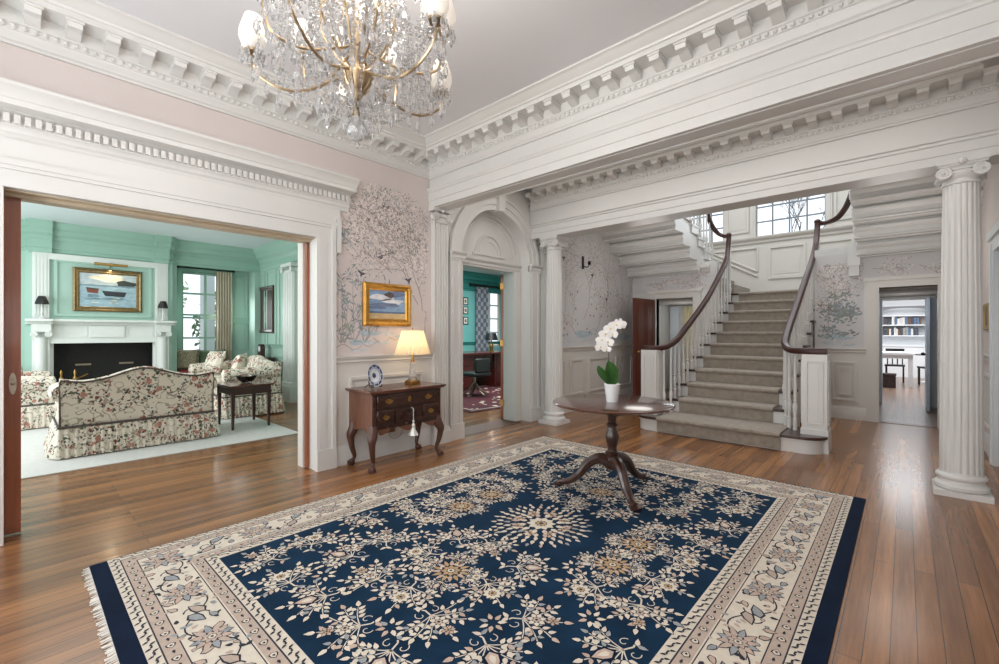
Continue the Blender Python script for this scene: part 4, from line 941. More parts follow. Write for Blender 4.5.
# table lamp
lx, ly = -3.88, 2.865
t = thing('table_lamp', 'lit crystal column lamp with pleated cream shade on the lowboy', 'lamp', (lx, ly, .761))
b = MB(); b.box(lx - .06, lx + .06, ly - .06, ly + .06, .761, .79); b.box(lx - .05, lx + .05, ly - .05, ly + .05, .79, .80); obj('base', b, BRASS, t, bevel=.004)
b = MB(); b.lathe([(.045, .80), (.05, .815), (.036, .83), (.04, .85), (.034, .9), (.032, .96), (.036, .97), (.03, .985), (.024, .99)], (lx, ly, 0), 12, 0); obj('crystal_column', b, mat('lamp_crystal', srgb(240, 240, 238), .05, trans=.85, var=.01), t)
b = MB(); b.lathe([(.026, .99), (.02, 1.0), (.012, 1.02), (.012, 1.1)], (lx, ly, 0), 10); b.tube([(lx, ly, 1.1), (lx, ly, 1.34)], .003, 6); b.ball((lx, ly, 1.35), .009, 8); obj('fitting', b, BRASS, t)
b = MB(); SH = bpy.data.materials.new('pleated_shade'); SH.use_nodes = True; nt = SH.node_tree; nt.nodes.clear()
o_ = _n(nt, 'ShaderNodeOutputMaterial'); a_ = _n(nt, 'ShaderNodeBsdfDiffuse'); a_.inputs[0].default_value = srgb(240, 226, 200); l_ = _n(nt, 'ShaderNodeBsdfTranslucent'); l_.inputs[0].default_value = srgb(252, 236, 208)
m_ = _n(nt, 'ShaderNodeMixShader'); m_.inputs[0].default_value = .6; nt.links.new(a_.outputs[0], m_.inputs[1]); nt.links.new(l_.outputs[0], m_.inputs[2]); nt.links.new(m_.outputs[0], o_.inputs[0])
rings = []
for z, r in ((1.075, .185), (1.15, .16), (1.25, .13), (1.325, .112)): rings.append([(lx + r * (1 + .045 * (k % 2)) * cos(2 * PI * k / 112), ly + r * (1 + .045 * (k % 2)) * sin(2 * PI * k / 112), z) for k in range(112)])
b.loops(rings, 0, True, False, False); obj('lamp_shade', b, SH, t, angle=20)
BULB = mat('bulb_glow', srgb(255, 236, 200), .4, emit=srgb(255, 222, 170), estr=3, var=0)
b = MB(); b.ball((lx, ly, 1.17), .028, 10); obj('bulb', b, BULB, t)
def light(name, kind, loc, energy, col=(1, 1, 1), size=.1, sy=None, rot=None, spread=None):
    l = bpy.data.lights.new(name, kind); l.energy = energy; l.color = col
    if kind == 'AREA':
        l.size = size
        if sy: l.shape = 'RECTANGLE'; l.size_y = sy
    elif kind == 'POINT': l.shadow_soft_size = size
    o = bpy.data.objects.new(name, l); C.objects.link(o); o.location = loc
    if rot: o.rotation_euler = rot
    return o
WARM = (1, .78, .5)
light('table_lamp_light', 'POINT', (lx, ly, 1.2), 2.4, WARM, .05)
# framed seascape
def picture(name, label, X, sgn, y0, y1, z0, z1, fw, fm, art, cat='painting', depth=.04):
    t = thing(name, label, cat, (X, (y0 + y1) / 2, z0)); b = MB(); pr = [(0, 0), (depth * .6, 0), (depth, fw * .3), (depth * .7, fw * .55), (depth * .75, fw * .8), (depth * .35, fw), (0, fw)]
    for e in range(4):   # mitred frame
        cs = [(y0, z0, 1, 0, 0, 1), (y1, z0, 0, 1, -1, 0), (y1, z1, -1, 0, 0, -1), (y0, z1, 0, -1, 1, 0)][e]; L = (y1 - y0) if e % 2 == 0 else (z1 - z0)
        r0 = [(X + sgn * p, cs[0] + cs[2] * q + cs[4] * q, cs[1] + cs[3] * q + cs[5] * q) for p, q in pr]; r1 = [(X + sgn * p, cs[0] + cs[2] * (L - q) + cs[4] * q, cs[1] + cs[3] * (L - q) + cs[5] * q) for p, q in pr]; b.loops([r0, r1])
    obj('frame', b, fm, t); b = MB(); a0, a1, c0_, c1_ = y0 + fw * .95, y1 - fw * .95, z0 + fw * .95, z1 - fw * .95
    b.box(X, X + sgn * depth * .3, a0, a1, c0_, c1_); Pp = lambda u, v, k=0: (X + sgn * (depth * .31 + .0008 * (k + 1)), a0 + (a1 - a0) * u, c0_ + (c1_ - c0_) * v); ms = art(b, Pp); obj('canvas', b, ms, t); return t
def paint(n, r, g, b, var=.2, sc=9, st=(1, 1, 2.5)): return mat(n, srgb(r, g, b), .5, var=var, scale=sc, stretch=st)
def blob(b, Pp, u, v, w, h, m, k, n=14, wob=.2): b.poly([Pp(min(1, max(0, u + w * cos(a) * (1 + wob * sin(3 * a + u * 9)))), min(1, max(0, v + h * sin(a) * (1 + wob * cos(4 * a + v * 7)))), k) for a in [2 * PI * q / n for q in range(n)]], m)
def strip(b, Pp, v0, v1, m, k, u0=0, u1=1): b.poly([Pp(u0, v0, k), Pp(u1, v0, k), Pp(u1, v1, k), Pp(u0, v1, k)], m)
def art1(b, Pp):
    strip(b, Pp, 0, 1, 0, 0); strip(b, Pp, 0, .2, 1, 1); strip(b, Pp, .2, .27, 2, 1)
    for u, v, w, h, m in ((.3, .75, .35, .1, 3), (.65, .62, .3, .09, 3), (.45, .5, .4, .07, 4), (.75, .88, .25, .08, 4), (.55, .85, .14, .1, 5), (.2, .4, .25, .05, 4)): blob(b, Pp, u, v, w, h, m, 2 + m)
    return [paint('sky_blue_paint', 132, 160, 192), paint('dune_paint', 198, 172, 128), paint('sea_paint', 92, 112, 140), paint('cloud_paint', 214, 216, 222), paint('storm_paint', 110, 124, 152), paint('dark_cloud_paint', 96, 86, 86)]
picture('framed_painting', 'small gilt framed seascape hanging on the blush wallpaper above the lowboy', XL + .003, 1, 2.395, 2.985, 1.375, 1.825, .075, GOLD, art1)
# wall sconce hook in the stair hall
t = thing('wall_sconce', 'small dark iron wall sconce on the mural wall left of the staircase', 'sconce', (XL + .002, 6.6, 2.4)); 
b = MB(); b.box(XL + .002, XL + .02, 6.57, 6.62, 2.4, 2.62); obj('backplate', b, BLACK, t, bevel=.004); b = MB(); b.tube(spline([(XL + .02, 6.6, 2.45), (XL + .08, 6.62, 2.43), (XL + .11, 6.64, 2.47)], 5), .008, 6); b.lathe([(.02, 2.47), (.028, 2.48), (.022, 2.53), (.01, 2.53)], (XL + .11, 6.64, 0), 10); obj('arm', b, BLACK, t)
# gilt frame seen edge-on past the right column
def art_plain(b, Pp): strip(b, Pp, 0, 1, 0, 0); return [paint('umber_paint', 120, 100, 80)]
picture('framed_picture', 'gilt framed picture edge-on on the right wall behind the right column', XR - .003, -1, 6.9, 7.35, 1.33, 1.62, .05, mat('dull_gilt', srgb(170, 146, 104), .5, .2, var=.2), art_plain, 'picture', .025)
# --- pocket doors
b = MB(); b.box(-4.275, -4.225, -.6, .024, .012, 2.17); o = struct('door_4', b, DOORW)
b = MB(); pl = [(-.012 + .017 * cos(a), .975 + .07 * sin(a)) for a in [2 * PI * k / 24 for k in range(24)]]; b.prism(pl, 0, -4.225, -4.221); s = b.n(); b.ball((-4.221, -.012, .975), .011, 10, 0, (.5, 1, 1)); b.prism([(-.012 + .005 * cos(a), .94 + .009 * sin(a)) for a in [2 * PI * k / 10 for k in range(10)]], 0, -4.222, -4.2195); obj('lock_plate', b, NICKEL, o)
b = MB(); b.box(-4.275, -4.225, 1.882, 2.5, .012, 2.17); struct('door_5', b, DOORW)
mb = MB(); mb.box(-4.4, -4.29, 1.872, 1.91, 0, 2.19); struct('trim_17', mb, PANEL)

# ================================================================ chandelier
hx, hy = -1.735, .99
t = thing('chandelier', 'large crystal chandelier with gilt arms hanging from the front hall ceiling', 'chandelier', (hx, hy, 2.1))
CRY = bpy.data.materials.new('cut_crystal'); CRY.use_nodes = True; nt = CRY.node_tree; nt.nodes.clear()
o_ = _n(nt, 'ShaderNodeOutputMaterial'); gl = _n(nt, 'ShaderNodeBsdfGlass'); gl.inputs['IOR'].default_value = 1.5; gl.inputs['Roughness'].default_value = .0; gl.inputs['Color'].default_value = (1, 1, 1, 1); tr = _n(nt, 'ShaderNodeBsdfTransparent'); mx = _n(nt, 'ShaderNodeMixShader'); mx.inputs[0].default_value = .25
nz = _n(nt, 'ShaderNodeTexNoise'); nz.inputs['Scale'].default_value = 80
nt.links.new(gl.outputs[0], mx.inputs[1]); nt.links.new(tr.outputs[0], mx.inputs[2]); df = _n(nt, 'ShaderNodeBsdfDiffuse'); df.inputs[0].default_value = (.9, .9, .9, 1); m3 = _n(nt, 'ShaderNodeMixShader'); m3.inputs[0].default_value = .14; nt.links.new(mx.outputs[0], m3.inputs[1]); nt.links.new(df.outputs[0], m3.inputs[2]); nt.links.new(m3.outputs[0], o_.inputs[0])
CGOLD = mat('chandelier_gilt', srgb(176, 154, 124), .32, 1., var=.2, scale=40)
b = MB(); b.lathe([(.012, 2.3), (.02, 2.31), (.03, 2.335), (.055, 2.36), (.066, 2.395), (.06, 2.41), (.03, 2.42), (.015, 2.45), (.012, 3.36), (.07, 3.37), (.08, 3.395), (.02, 3.4)], (hx, hy, 0), 28, 0, 0); s = b.n()
b.lathe([(.006, 2.225), (.014, 2.24), (.008, 2.26), (.006, 2.3)], (hx, hy, 0), 8)
for k in range(14): a = 2 * PI * k / 14; b.tube([(hx + .03 * cos(a), hy + .03 * sin(a), 2.335), (hx + .057 * cos(a), hy + .057 * sin(a), 2.362), (hx + .067 * cos(a), hy + .067 * sin(a), 2.398)], .006, 5)
obj('stem', b, CGOLD, t)
b = MB(); b.lathe([(.01, 2.5), (.05, 2.54), (.06, 2.6), (.04, 2.68), (.02, 2.75), (.05, 2.8), (.045, 2.9), (.02, 3.0), (.03, 3.1), (.05, 3.15), (.02, 3.25), (.012, 3.3)], (hx, hy, 0), 10); obj('glass_baluster', b, CRY, t, angle=10)
SHADE = bpy.data.materials.new('frosted_shade'); SHADE.use_nodes = True; nt = SHADE.node_tree; pb = nt.nodes['Principled BSDF']; pb.inputs['Base Color'].default_value = srgb(250, 246, 240); pb.inputs['Roughness'].default_value = .3; pb.inputs['Emission Color'].default_value = srgb(255, 240, 218); pb.inputs['Emission Strength'].default_value = .16; pb.inputs['Transmission Weight'].default_value = .2
nz = _n(nt, 'ShaderNodeTexNoise'); nz.inputs['Scale'].default_value = 20; bp = _n(nt, 'ShaderNodeBump'); bp.inputs['Strength'].default_value = .1; nt.links.new(nz.outputs['Fac'], bp.inputs['Height']); nt.links.new(bp.outputs[0], pb.inputs['Normal'])
def prismdrop(b, x, y, z, h, r, m=0):
    b.lathe([(.001, -h), (r, -h * .55), (r * .75, -h * .2), (.002, 0)], (x, y, z), 6, m); b.ball((x, y, z + r * .5), r * .5, 6, m)
def chain(b, p, q, sag, n, r, m=0):
    for i in range(n + 1):
        u = i / n; x = p[0] + (q[0] - p[0]) * u; y = p[1] + (q[1] - p[1]) * u; z = p[2] + (q[2] - p[2]) * u - sag * 4 * u * (1 - u); b.ball((x, y, z), r * (1.25 if i % 3 == 0 else .85), 5, m)
beads = MB(); tips = []; drops = []
NA = 10
for k in range(NA):
    a = 2 * PI * k / NA + .2; ca, sa = cos(a), sin(a); low = k % 2 == 0; rt = .43 if low else .37; zt = 2.47 if low else 2.6; dip = 2.36 if low else 2.46
    b = MB(); P_ = spline([(hx + r * ca, hy + r * sa, z) for r, z in ((.03, dip + .06), (.1, dip + .02), (.22, dip - .03), (.33, dip - .02), (rt - .01, dip + .045), (rt, zt))], 7); b.tube(P_, .006, 7)
    b.lathe([(.006, zt), (.03, zt + .008), (.034, zt + .016), (.012, zt + .02), (.012, zt + .05)], (hx + rt * ca, hy + rt * sa, 0), 12); arm = obj('arm', b, CGOLD, t)
    x, y = hx + rt * ca, hy + rt * sa; tips.append((x, y, zt))
    b = MB(); b.lathe([(.028, zt + .02), (.04, zt + .035), (.052, zt + .07), (.05, zt + .1), (.038, zt + .14), (.03, zt + .165)], (x, y, 0), 20); s_ = obj('glass_shade', b, SHADE, arm)
    b = MB(); b.lathe([(.012, zt + .02), (.013, zt + .012), (.026, zt + .01), (.026, zt + .02)], (x, y, 0), 12); obj('socket', b, BLACK, arm)
    for j in range(8): q = 2 * PI * j / 8; drops.append((x + .042 * cos(q), y + .042 * sin(q), zt + .012, .05, .011))
    for j in (8, 16, 24, 30): p = P_[min(j, len(P_) - 1)]; drops.append((p.x, p.y, p.z - .012, .06, .012))
# long kite drops in the rings below the bowl
for r, z, n, h in ((.09, 2.3, 8, .075), (.16, 2.3, 12, .08), (.05, 2.22, 6, .06), (.24, 2.36, 16, .07), (.31, 2.42, 18, .07), (.2, 2.5, 14, .06), (.28, 2.6, 16, .06), (.13, 2.62, 10, .06), (.38, 2.5, 18, .06), (.33, 2.72, 14, .06)):
    for j in range(n): q = 2 * PI * j / n + r * 9; drops.append((hx + r * cos(q), hy + r * sin(q), z, h, .014))
for i, (x, y, z, h, r) in enumerate(sorted(drops, key=lambda d: -d[3] * 10 - (d[0] - hx) * .675 * 0 + (d[1] - hy))[:100]):
    b = MB(); prismdrop(b, x, y, z, h, r); obj('crystal_drop', b, CRY, t, angle=5)
rest = sorted(drops, key=lambda d: -d[3] * 10 + (d[1] - hy))[100:]
for x, y, z, h, r in rest: prismdrop(beads, x, y, z, h, r)
for k in range(NA):
    p = tips[k]; q = tips[(k + 1) % NA]; chain(beads, p, q, .12, 20, .0075); chain(beads, (p[0], p[1], p[2] - .02), (hx, hy, 2.95), .10, 34, .0075); chain(beads, (p[0], p[1], p[2]), (hx + .02, hy, 2.27), .03, 24, .0075)
    chain(beads, (hx + .3 * (p[0] - hx), hy + .3 * (p[1] - hy), 2.42), (hx + .5 * (q[0] - hx), hy + .5 * (q[1] - hy), 2.62), .08, 16, .007)
    mx_, my_ = (p[0] + q[0]) / 2, (p[1] + q[1]) / 2; 
    prismdrop(beads, mx_, my_, min(p[2], q[2]) - .1, .07, .014); chain(beads, (mx_, my_, (p[2] + q[2]) / 2 - .115), (hx + .1 * (mx_ - hx), hy + .1 * (my_ - hy), 2.24), .04, 18, .007)
    # inner leafy sprays
    for j in range(13):
        a = 2 * PI * k / NA + rnd.random(); r = rnd.uniform(.06, .36); z = rnd.uniform(2.42, 2.85) - r * .3; prismdrop(beads, hx + r * cos(a), hy + r * sin(a), z, rnd.uniform(.04, .07), rnd.uniform(.009, .014))
        chain(beads, (hx + r * cos(a), hy + r * sin(a), z), (hx + r * cos(a) * .9, hy + r * sin(a) * .9, z + .25), 0, 11, .0065)
beads.ball((hx, hy, 2.17), .045, 12); beads.lathe([(.001, 2.09), (.014, 2.105), (.002, 2.13)], (hx, hy, 0), 6)
o = obj('bead_chains', beads, CRY, t, angle=5); o['kind'] = 'stuff'
gilt = MB()
for k in range(8):
    a = 2 * PI * k / 8; gilt.tube(spline([(hx + r * cos(a), hy + r * sin(a), z) for r, z in ((.02, 2.42), (.1, 2.5), (.16, 2.62), (.12, 2.75), (.2, 2.82))], 5), .005, 5)
    for j in range(6): q = 2 * PI * j / 6; gilt.tube([(hx + .16 * cos(a), hy + .16 * sin(a), 2.62), (hx + .16 * cos(a) + .035 * cos(q), hy + .16 * sin(a), 2.62 + .035 * sin(q))], .0035, 4)
obj('gilt_scrolls', gilt, CGOLD, t)
for k in range(0, NA, 2): light('chandelier_bulb_light', 'POINT', (hx + .5 * (tips[k][0] - hx), hy + .5 * (tips[k][1] - hy), 3.0), 9.0, (1, .92, .82), .08)
# ================================================================ living room
LZ, BX, NX, LYR = 3.08, -10.3, -10.85, 3.65
LRUG = mat('ivory_carpet', srgb(206, 206, 202), .95, var=.05, scale=20, bump=.3, bscale=200)
mb = MB(); cells(mb, 0, NX - .15, NX, -1.75, LYR + .15, 0, LZ + .1, [(2.28, 3.12, .72, 2.56)]); mb.box(NX, -10.45, -1.75, .1, 0, LZ); mb.box(NX, -10.45, 2.02, LYR, 2.74, LZ); mb.box(NX, -10.45, 2.0, 2.12, 0, 2.75); mb.box(NX, -10.45, 3.52, LYR, 0, 2.75)
cells(mb, 0, NX, BX, .1, 2.02, 0, LZ, [(.415, 1.72, .0, 1.13)])
for a, b_ in ((3.12, 3.5),):
    for z, h in ((.95, 1.6),): frame_x(mb, NX, 1, a + .06, b_, z, z + h, .03, .02)
frame_x(mb, BX, 1, .42, 1.7, 1.58, 2.52, .045, .025, False); frame_x(mb, -10.45, 1, -1.2, -.05, 1.0, 2.5, .04, .02)
struct('wall_living_back', mb, [MINT])
mb = MB(); mb.box(NX, -4.45, LYR, LYR + .13, 0, LZ + .1)
for x in (-10.7, -10.1, -9.45): frame_y(mb, LYR, -1, x, x + .5, 1.0, 2.62, .035, .02, False)
for x in (-10.7, -9.8): frame_y(mb, LYR, -1, x, x + .8, .2, .85, .035, .02, False)
struct('wall_living_right', mb, [MINT])
mb = MB(); cells(mb, 1, -1.9, -1.75, NX, -4.4, 0, LZ + .1, [(-9.6, -8.2, .6, 2.6), (-7.2, -5.8, .6, 2.6)]); struct('wall_living_left', mb, [MINT])
mb = MB(); mb.box(NX, -4.4, -1.8, LYR, LZ, LZ + .1); struct('ceiling_living', mb, mat('pale_blue_ceiling', srgb(206, 216, 218), .7, var=.01))
MC = [(0, 2.62), (.02, 2.62), (.025, 2.66), (.05, 2.68), (.055, 2.8), (.07, 2.81), (.09, 2.86), (.16, 2.9), (.17, 2.96), (.2, 2.98), (.25, 3.04), (.26, 3.08), (0, 3.08)]
mb = MB(); mb.mould(MC, (-10.45, -1.75), (-10.45, .1), (1, 0)); mb.mould(MC, (BX, .1), (BX, 2.02), (1, 0)); mb.mould(MC, (-10.45, 2.02), (-10.45, LYR), (1, 0), 0, 0, -1); mb.mould(MC, (-10.45, LYR), (-4.4, LYR), (0, -1), 0, -1, 0)
mb.mould(MC, (BX + .08, .14), (BX + .08, .40), (1, 0)); mb.mould(MC, (BX + .08, 1.72), (BX + .08, 1.95), (1, 0)); mb.box(BX - .05, BX + .1, .14, .40, 2.6, 3.08); mb.box(BX - .05, BX + .1, 1.72, 1.95, 2.6, 3.08); mb.mould(RAIL, (-10.45, LYR), (-4.4, LYR), (0, -1)); mb.mould(BASE, (-10.45, LYR), (-4.4, LYR), (0, -1))
mb.mould([(0, 1.5), (.03, 1.5), (.03, 1.64), (0, 1.64)], (NX, 3.12), (NX, 3.52), (1, 0)); struct('trim_18', mb, MINTD)
# window in its niche
w = MB(); 
for y in (2.28, 2.69, 3.08): w.box(NX - .1, NX - .05, y, y + .04, .72, 2.56)
for z in (.72, 1.18, 1.60, 1.66, 2.1, 2.52): w.box(NX - .1, NX - .05, 2.28, 3.12, z, z + .035)
for y0, y1, z0, z1 in ((2.2, 2.28, .66, 2.64), (3.12, 3.2, .66, 2.64), (2.2, 3.2, 2.56, 2.66), (2.18, 3.22, .66, .72)): w.box(NX - .02, NX + .04, y0, y1, z0, z1)
o = struct('window_6', w, MINTD); g = MB(); g.box(NX - .085, NX - .08, 2.28, 3.12, .72, 2.56); obj('pane', g, GLASS, o)
def curtain(name, label, P0, P1, z0, z1, m, amp=.035, folds=6, group=None):
    mb = MB(); n = folds * 10; d = (Vector(P1) - Vector(P0)); nr = Vector((-d.y, d.x)).normalized(); r0, r1 = [], []
    rows = []
    for z in (z0, z0 + .4, (z0 + z1) / 2, z1 - .3, z1):
        row = []
        for s in (0, 1):
            rg = range(n + 1) if s == 0 else range(n, -1, -1)
            for i in rg:
                u = i / n; a = amp * (1.15 - .35 * (z - z0) / (z1 - z0)) * sin(u * folds * 2 * PI + .3 * sin(z * 2)) + (s - .5) * .006; p = Vector(P0) + d * u + nr * a; row.append((p.x, p.y, z))
        rows.append(row)
    mb.loops(rows); return tag(obj(name, mb, m, angle=60), label, 'curtain')
LINEN = mat('linen_curtain', srgb(216, 206, 186), .85, var=.05, bump=.2, bscale=120)
curtain('curtain', 'cream curtain hanging at the right side of the living room window', (NX + .1, 2.86), (NX + .1, 3.16), .58, 2.60, LINEN)
t = MB(); t.tube([(NX + .1, 2.2, 2.63), (NX + .1, 3.2, 2.63)], .014, 8); t.ball((NX + .1, 2.2, 2.63), .025, 8); t.ball((NX + .1, 3.2, 2.63), .025, 8); t.tube([(NX, 2.22, 2.63), (NX + .1, 2.22, 2.63)], .01, 6); t.tube([(NX, 3.19, 2.63), (NX + .1, 3.19, 2.63)], .01, 6); tag(obj('curtain_rod', t, BLACK), 'dark curtain rod over the living room window', 'curtain rod')
mb = MB(); mb.box(NX, -10.47, 2.13, 3.51, 0, .46); frame_x(mb, -10.47, 1, 2.2, 3.45, .08, .42, .03, .015, False); tag(obj('window_seat', mb, MINTD), 'mint painted window seat box under the living room window', 'bench')
mb = MB(); mb.box(NX + .02, -10.44, 2.14, 3.5, .462, .56); tag(obj('seat_cushion', mb, mat('red_velvet', srgb(140, 52, 56), .8, var=.15), bevel=.03), 'flat red cushion lying on the window seat', 'cushion')
def pillow(name, label, c, w, h, d, rz, tilt, m, group=None):
    mb = MB(); n = 10; rings = []
    for s in (-1, 1):
        for i in range(n + 1):
            pass
    front = [[None] * (n + 1) for _ in range(n + 1)]
    V = {}
    for s in (1, -1):
        for i in range(n + 1):
            for j in range(n + 1):
                u, v = 2 * i / n - 1, 2 * j / n - 1; e = max(0, (1 - u ** 4) * (1 - v ** 4)) ** .5; pin = 1 - .06 * (abs(u) * abs(v)) + .0
                V[s, i, j] = (w / 2 * u * (1 - .07 * (1 - v * v) * abs(u)), s * d / 2 * e, h / 2 * v * (1 - .07 * (1 - u * u) * abs(v)))
        for i in range(n):
            for j in range(n): mb.poly([V[s, i, j], V[s, i + 1, j], V[s, i + 1, j + 1], V[s, i, j + 1]][::s])
    mb.xf(0, Matrix.Translation(Vector(c)) @ Matrix.Rotation(rz, 4, 'Z') @ Matrix.Rotation(tilt, 4, 'X')); return tag(obj(name, mb, m, angle=70), label, 'pillow', group)
OLIVE = mat('green_velvet', srgb(72, 92, 62), .8, var=.15, sheen=.3); TAPE = mat('tapestry', srgb(128, 120, 98), .85, var=.5, scale=40); 
pillow('pillow', 'patterned grey green pillow leaning on the window seat, nearest the fireplace', (-10.55, 2.3, .77), .44, .42, .16, PI / 2 - .4, -.2, TAPE)
pillow('pillow', 'plain dark green pillow on the window seat beside the curtain', (-10.58, 2.75, .76), .5, .4, .16, PI / 2 - .15, -.25, OLIVE)
# mantelpiece
FW = mat('mantel_white', srgb(220, 224, 220), .38, var=.015)
t = thing('mantelpiece', 'white classical mantelpiece with pilasters around the black firebox', 'fireplace', (BX, 1.07, 0))
b = MB(); b.mould([(0, 1.44), (.14, 1.44), (.15, 1.46), (.19, 1.475), (.22, 1.485), (.23, 1.49), (.23, 1.525), (0, 1.525)], (BX, .10), (BX, 2.04), (1, 0)); b.mould([(0, 1.44), (.2, 1.44), (.23, 1.475), (.29, 1.488), (.29, 1.525), (0, 1.525)], (BX, .12), (BX, .4), (1, 0)); b.mould([(0, 1.44), (.2, 1.44), (.23, 1.475), (.29, 1.488), (.29, 1.525), (0, 1.525)], (BX, 1.72), (BX, 2.0), (1, 0)); obj('shelf', b, FW, t)
b = MB(); b.box(BX, BX + .1, .2, 1.93, 1.13, 1.44); b.box(BX, BX + .13, .85, 1.3, 1.23, 1.42); frame_x(b, BX + .1, 1, .42, .82, 1.23, 1.42, .02, .01, False); frame_x(b, BX + .1, 1, 1.33, 1.71, 1.23, 1.42, .02, .01, False); b.box(BX, BX + .12, .38, 1.76, 1.13, 1.16); obj('frieze', b, FW, t)
for y in (.275, 1.845):
    b = MB(); b.lathe([(.1, .0), (.1, .1), (.085, .14), (.08, .16), (.072, 1.2), (.085, 1.23)], (BX + .11, y, 0), 24); b.box(BX, BX + .12, y - .1, y + .1, 0, 1.44); b.box(BX, BX + .22, y - .11, y + .11, 1.32, 1.44)
    for s in (-1, 1): q = b.n(); volute(b, (0, 0, 0), .045, -.03, .03, -s); b.xf(q, Matrix.Translation((BX + .2, y + s * .085, 1.28)) @ Matrix.Rotation(PI / 2, 4, 'Z'))
    obj('column', b, FW, t)
    b = MB(); b.box(BX, BX + .05, y - .095, y + .095, 1.525, 2.6)
    for k in range(4): b.box(BX + .045, BX + .058, y - .075 + .04 * k, y - .055 + .04 * k, 1.58, 2.55)
    obj('upper_pilaster', b, FW, t)
for y in (.37, 1.715): obj('jamb', MB().box(BX, BX + .04, y, y + .05, 0, 1.14), FW, t)
obj('overmantel_rail', MB().box(BX, BX + .05, .37, 1.75, 2.5, 2.6), FW, t)
b = MB(); b.box(-10.8, BX - .32, .4, 1.74, .01, 1.15); b.box(BX - .32, BX - .02, .4, .43, .01, 1.13); b.box(BX - .32, BX - .02, 1.71, 1.74, .01, 1.13); b.box(BX - .32, BX + .3, .4, 1.74, .001, .012); b.box(BX - .32, BX - .02, .4, 1.74, 1.12, 1.14); obj('firebox', b, SOOT, t)
b = MB()
for y in (.8, 1.38): b.box(BX - .3, BX - .28, y - .1, y + .1, .735, .765)
obj('damper_handle', b, NICKEL, t)
t = thing('andirons', 'brass andirons with fire tools standing at the left of the firebox', 'fire tools', (BX + .3, .55, .013))
for y in (.5, .66):
    b = MB(); b.lathe([(.04, .013), (.02, .05), (.025, .15), (.012, .2), (.012, .5), (.03, .55), (.012, .6), (.02, .66), (.004, .7)], (BX + .22, y, 0), 10); b.box(BX + .1, BX + .32, y - .02, y + .02, .013, .04); obj('andiron', b, BRASS, t)
b = MB(); b.tube([(BX + .22, .5, .45), (BX + .22, .82, .62)], .01, 6); obj('poker', b, BRASS, t)
def candle_lamp(y, label):
    t = thing('candlestick_lamp', label, 'lamp', (BX + .14, y, 1.526), 'candlestick lamps on the mantel shelf')
    b = MB(); b.lathe([(.045, 1.526), (.045, 1.54), (.015, 1.56), (.013, 1.62), (.02, 1.64), (.012, 1.66), (.012, 1.78)], (BX + .14, y, 0), 12); obj('candlestick', b, CLEAR if False else FW, t)
    b = MB(); b.lathe([(.085, 1.76), (.07, 1.82), (.045, 1.88), (.04, 1.89)], (BX + .14, y, 0), 20); obj('lamp_shade', b, BLACK, t)
candle_lamp(.285, 'left candlestick lamp with a black shade on the mantel shelf'); candle_lamp(1.85, 'right candlestick lamp with a black shade on the mantel shelf, nearer the window')
def art2(b, Pp):
    strip(b, Pp, 0, 1, 0, 0); strip(b, Pp, .62, 1, 1, 1); blob(b, Pp, .5, .88, .3, .12, 2, 2); blob(b, Pp, .82, .72, .2, .1, 3, 3); strip(b, Pp, .62, .66, 4, 4)
    for u, v, w in ((.22, .5, .11), (.6, .42, .22)):
        b.poly([Pp(u - w, v + .07, 6), Pp(u + w, v + .05, 6), Pp(u + w * .8, v - .1, 6), Pp(u - w * .75, v - .08, 6)], 5 if w < .2 else 6); b.poly([Pp(u - w * .9, v + .06, 7), Pp(u + w * .9, v + .045, 7), Pp(u + w * .85, v + .02, 7), Pp(u - w * .85, v + .03, 7)], 3)
        blob(b, Pp, u, v - .17, w * .9, .05, 4, 5)
    for k in range(14): blob(b, Pp, rnd.random(), rnd.random() * .3, .07, .012, 2 if k % 2 else 4, 8)
    return [paint('bay_water_paint', 150, 178, 190), paint('evening_sky_paint', 176, 190, 196), paint('pale_light_paint', 222, 216, 196), paint('shore_paint', 54, 62, 58), paint('water_shadow_paint', 110, 136, 150), paint('red_boat_paint', 116, 62, 52), paint('dark_boat_paint', 40, 46, 54)]
WGOLD = mat('worn_gilt', srgb(126, 106, 70), .42, .6, var=.25, scale=25)
picture('framed_painting', 'large framed painting of rowing boats above the mantelpiece', BX + .002, 1, .645, 1.56, 1.67, 2.41, .085, WGOLD, art2, depth=.05)
t = thing('picture_light', 'brass picture light glowing over the painting of rowing boats', 'lamp', (BX + .1, 1.12, 2.46)); b = MB(); s = b.n(); b.tube([(BX + .17, .9, 2.48), (BX + .17, 1.34, 2.48)], .022, 10); obj('hood', b, BRASS, t); b = MB(); b.tube([(BX + .01, 1.12, 2.44), (BX + .06, 1.12, 2.52), (BX + .17, 1.12, 2.49)], .008, 6); obj('arm', b, BRASS, t)
light('picture_light_glow', 'AREA', (BX + .17, 1.12, 2.45), 3, WARM, .4, .03, (0, math.radians(-25), PI / 2 * 0))
def art3(b, Pp): strip(b, Pp, 0, 1, 0, 0); blob(b, Pp, .5, .55, .16, .2, 1, 1); blob(b, Pp, .5, .78, .08, .07, 2, 2); blob(b, Pp, .48, .3, .1, .16, 2, 2); return [paint('old_umber_paint', 62, 52, 46), paint('old_grey_paint', 104, 96, 88), paint('old_flesh_paint', 130, 112, 96)]
t = picture('framed_portrait', 'dark old portrait in a heavy wooden frame on the mint right wall', -10.15, 1, LYR - .003 - .43, LYR - .003 + .43, 1.3, 2.3, .09, DKWOOD, art3); t.rotation_euler = (0, 0, -PI / 2)
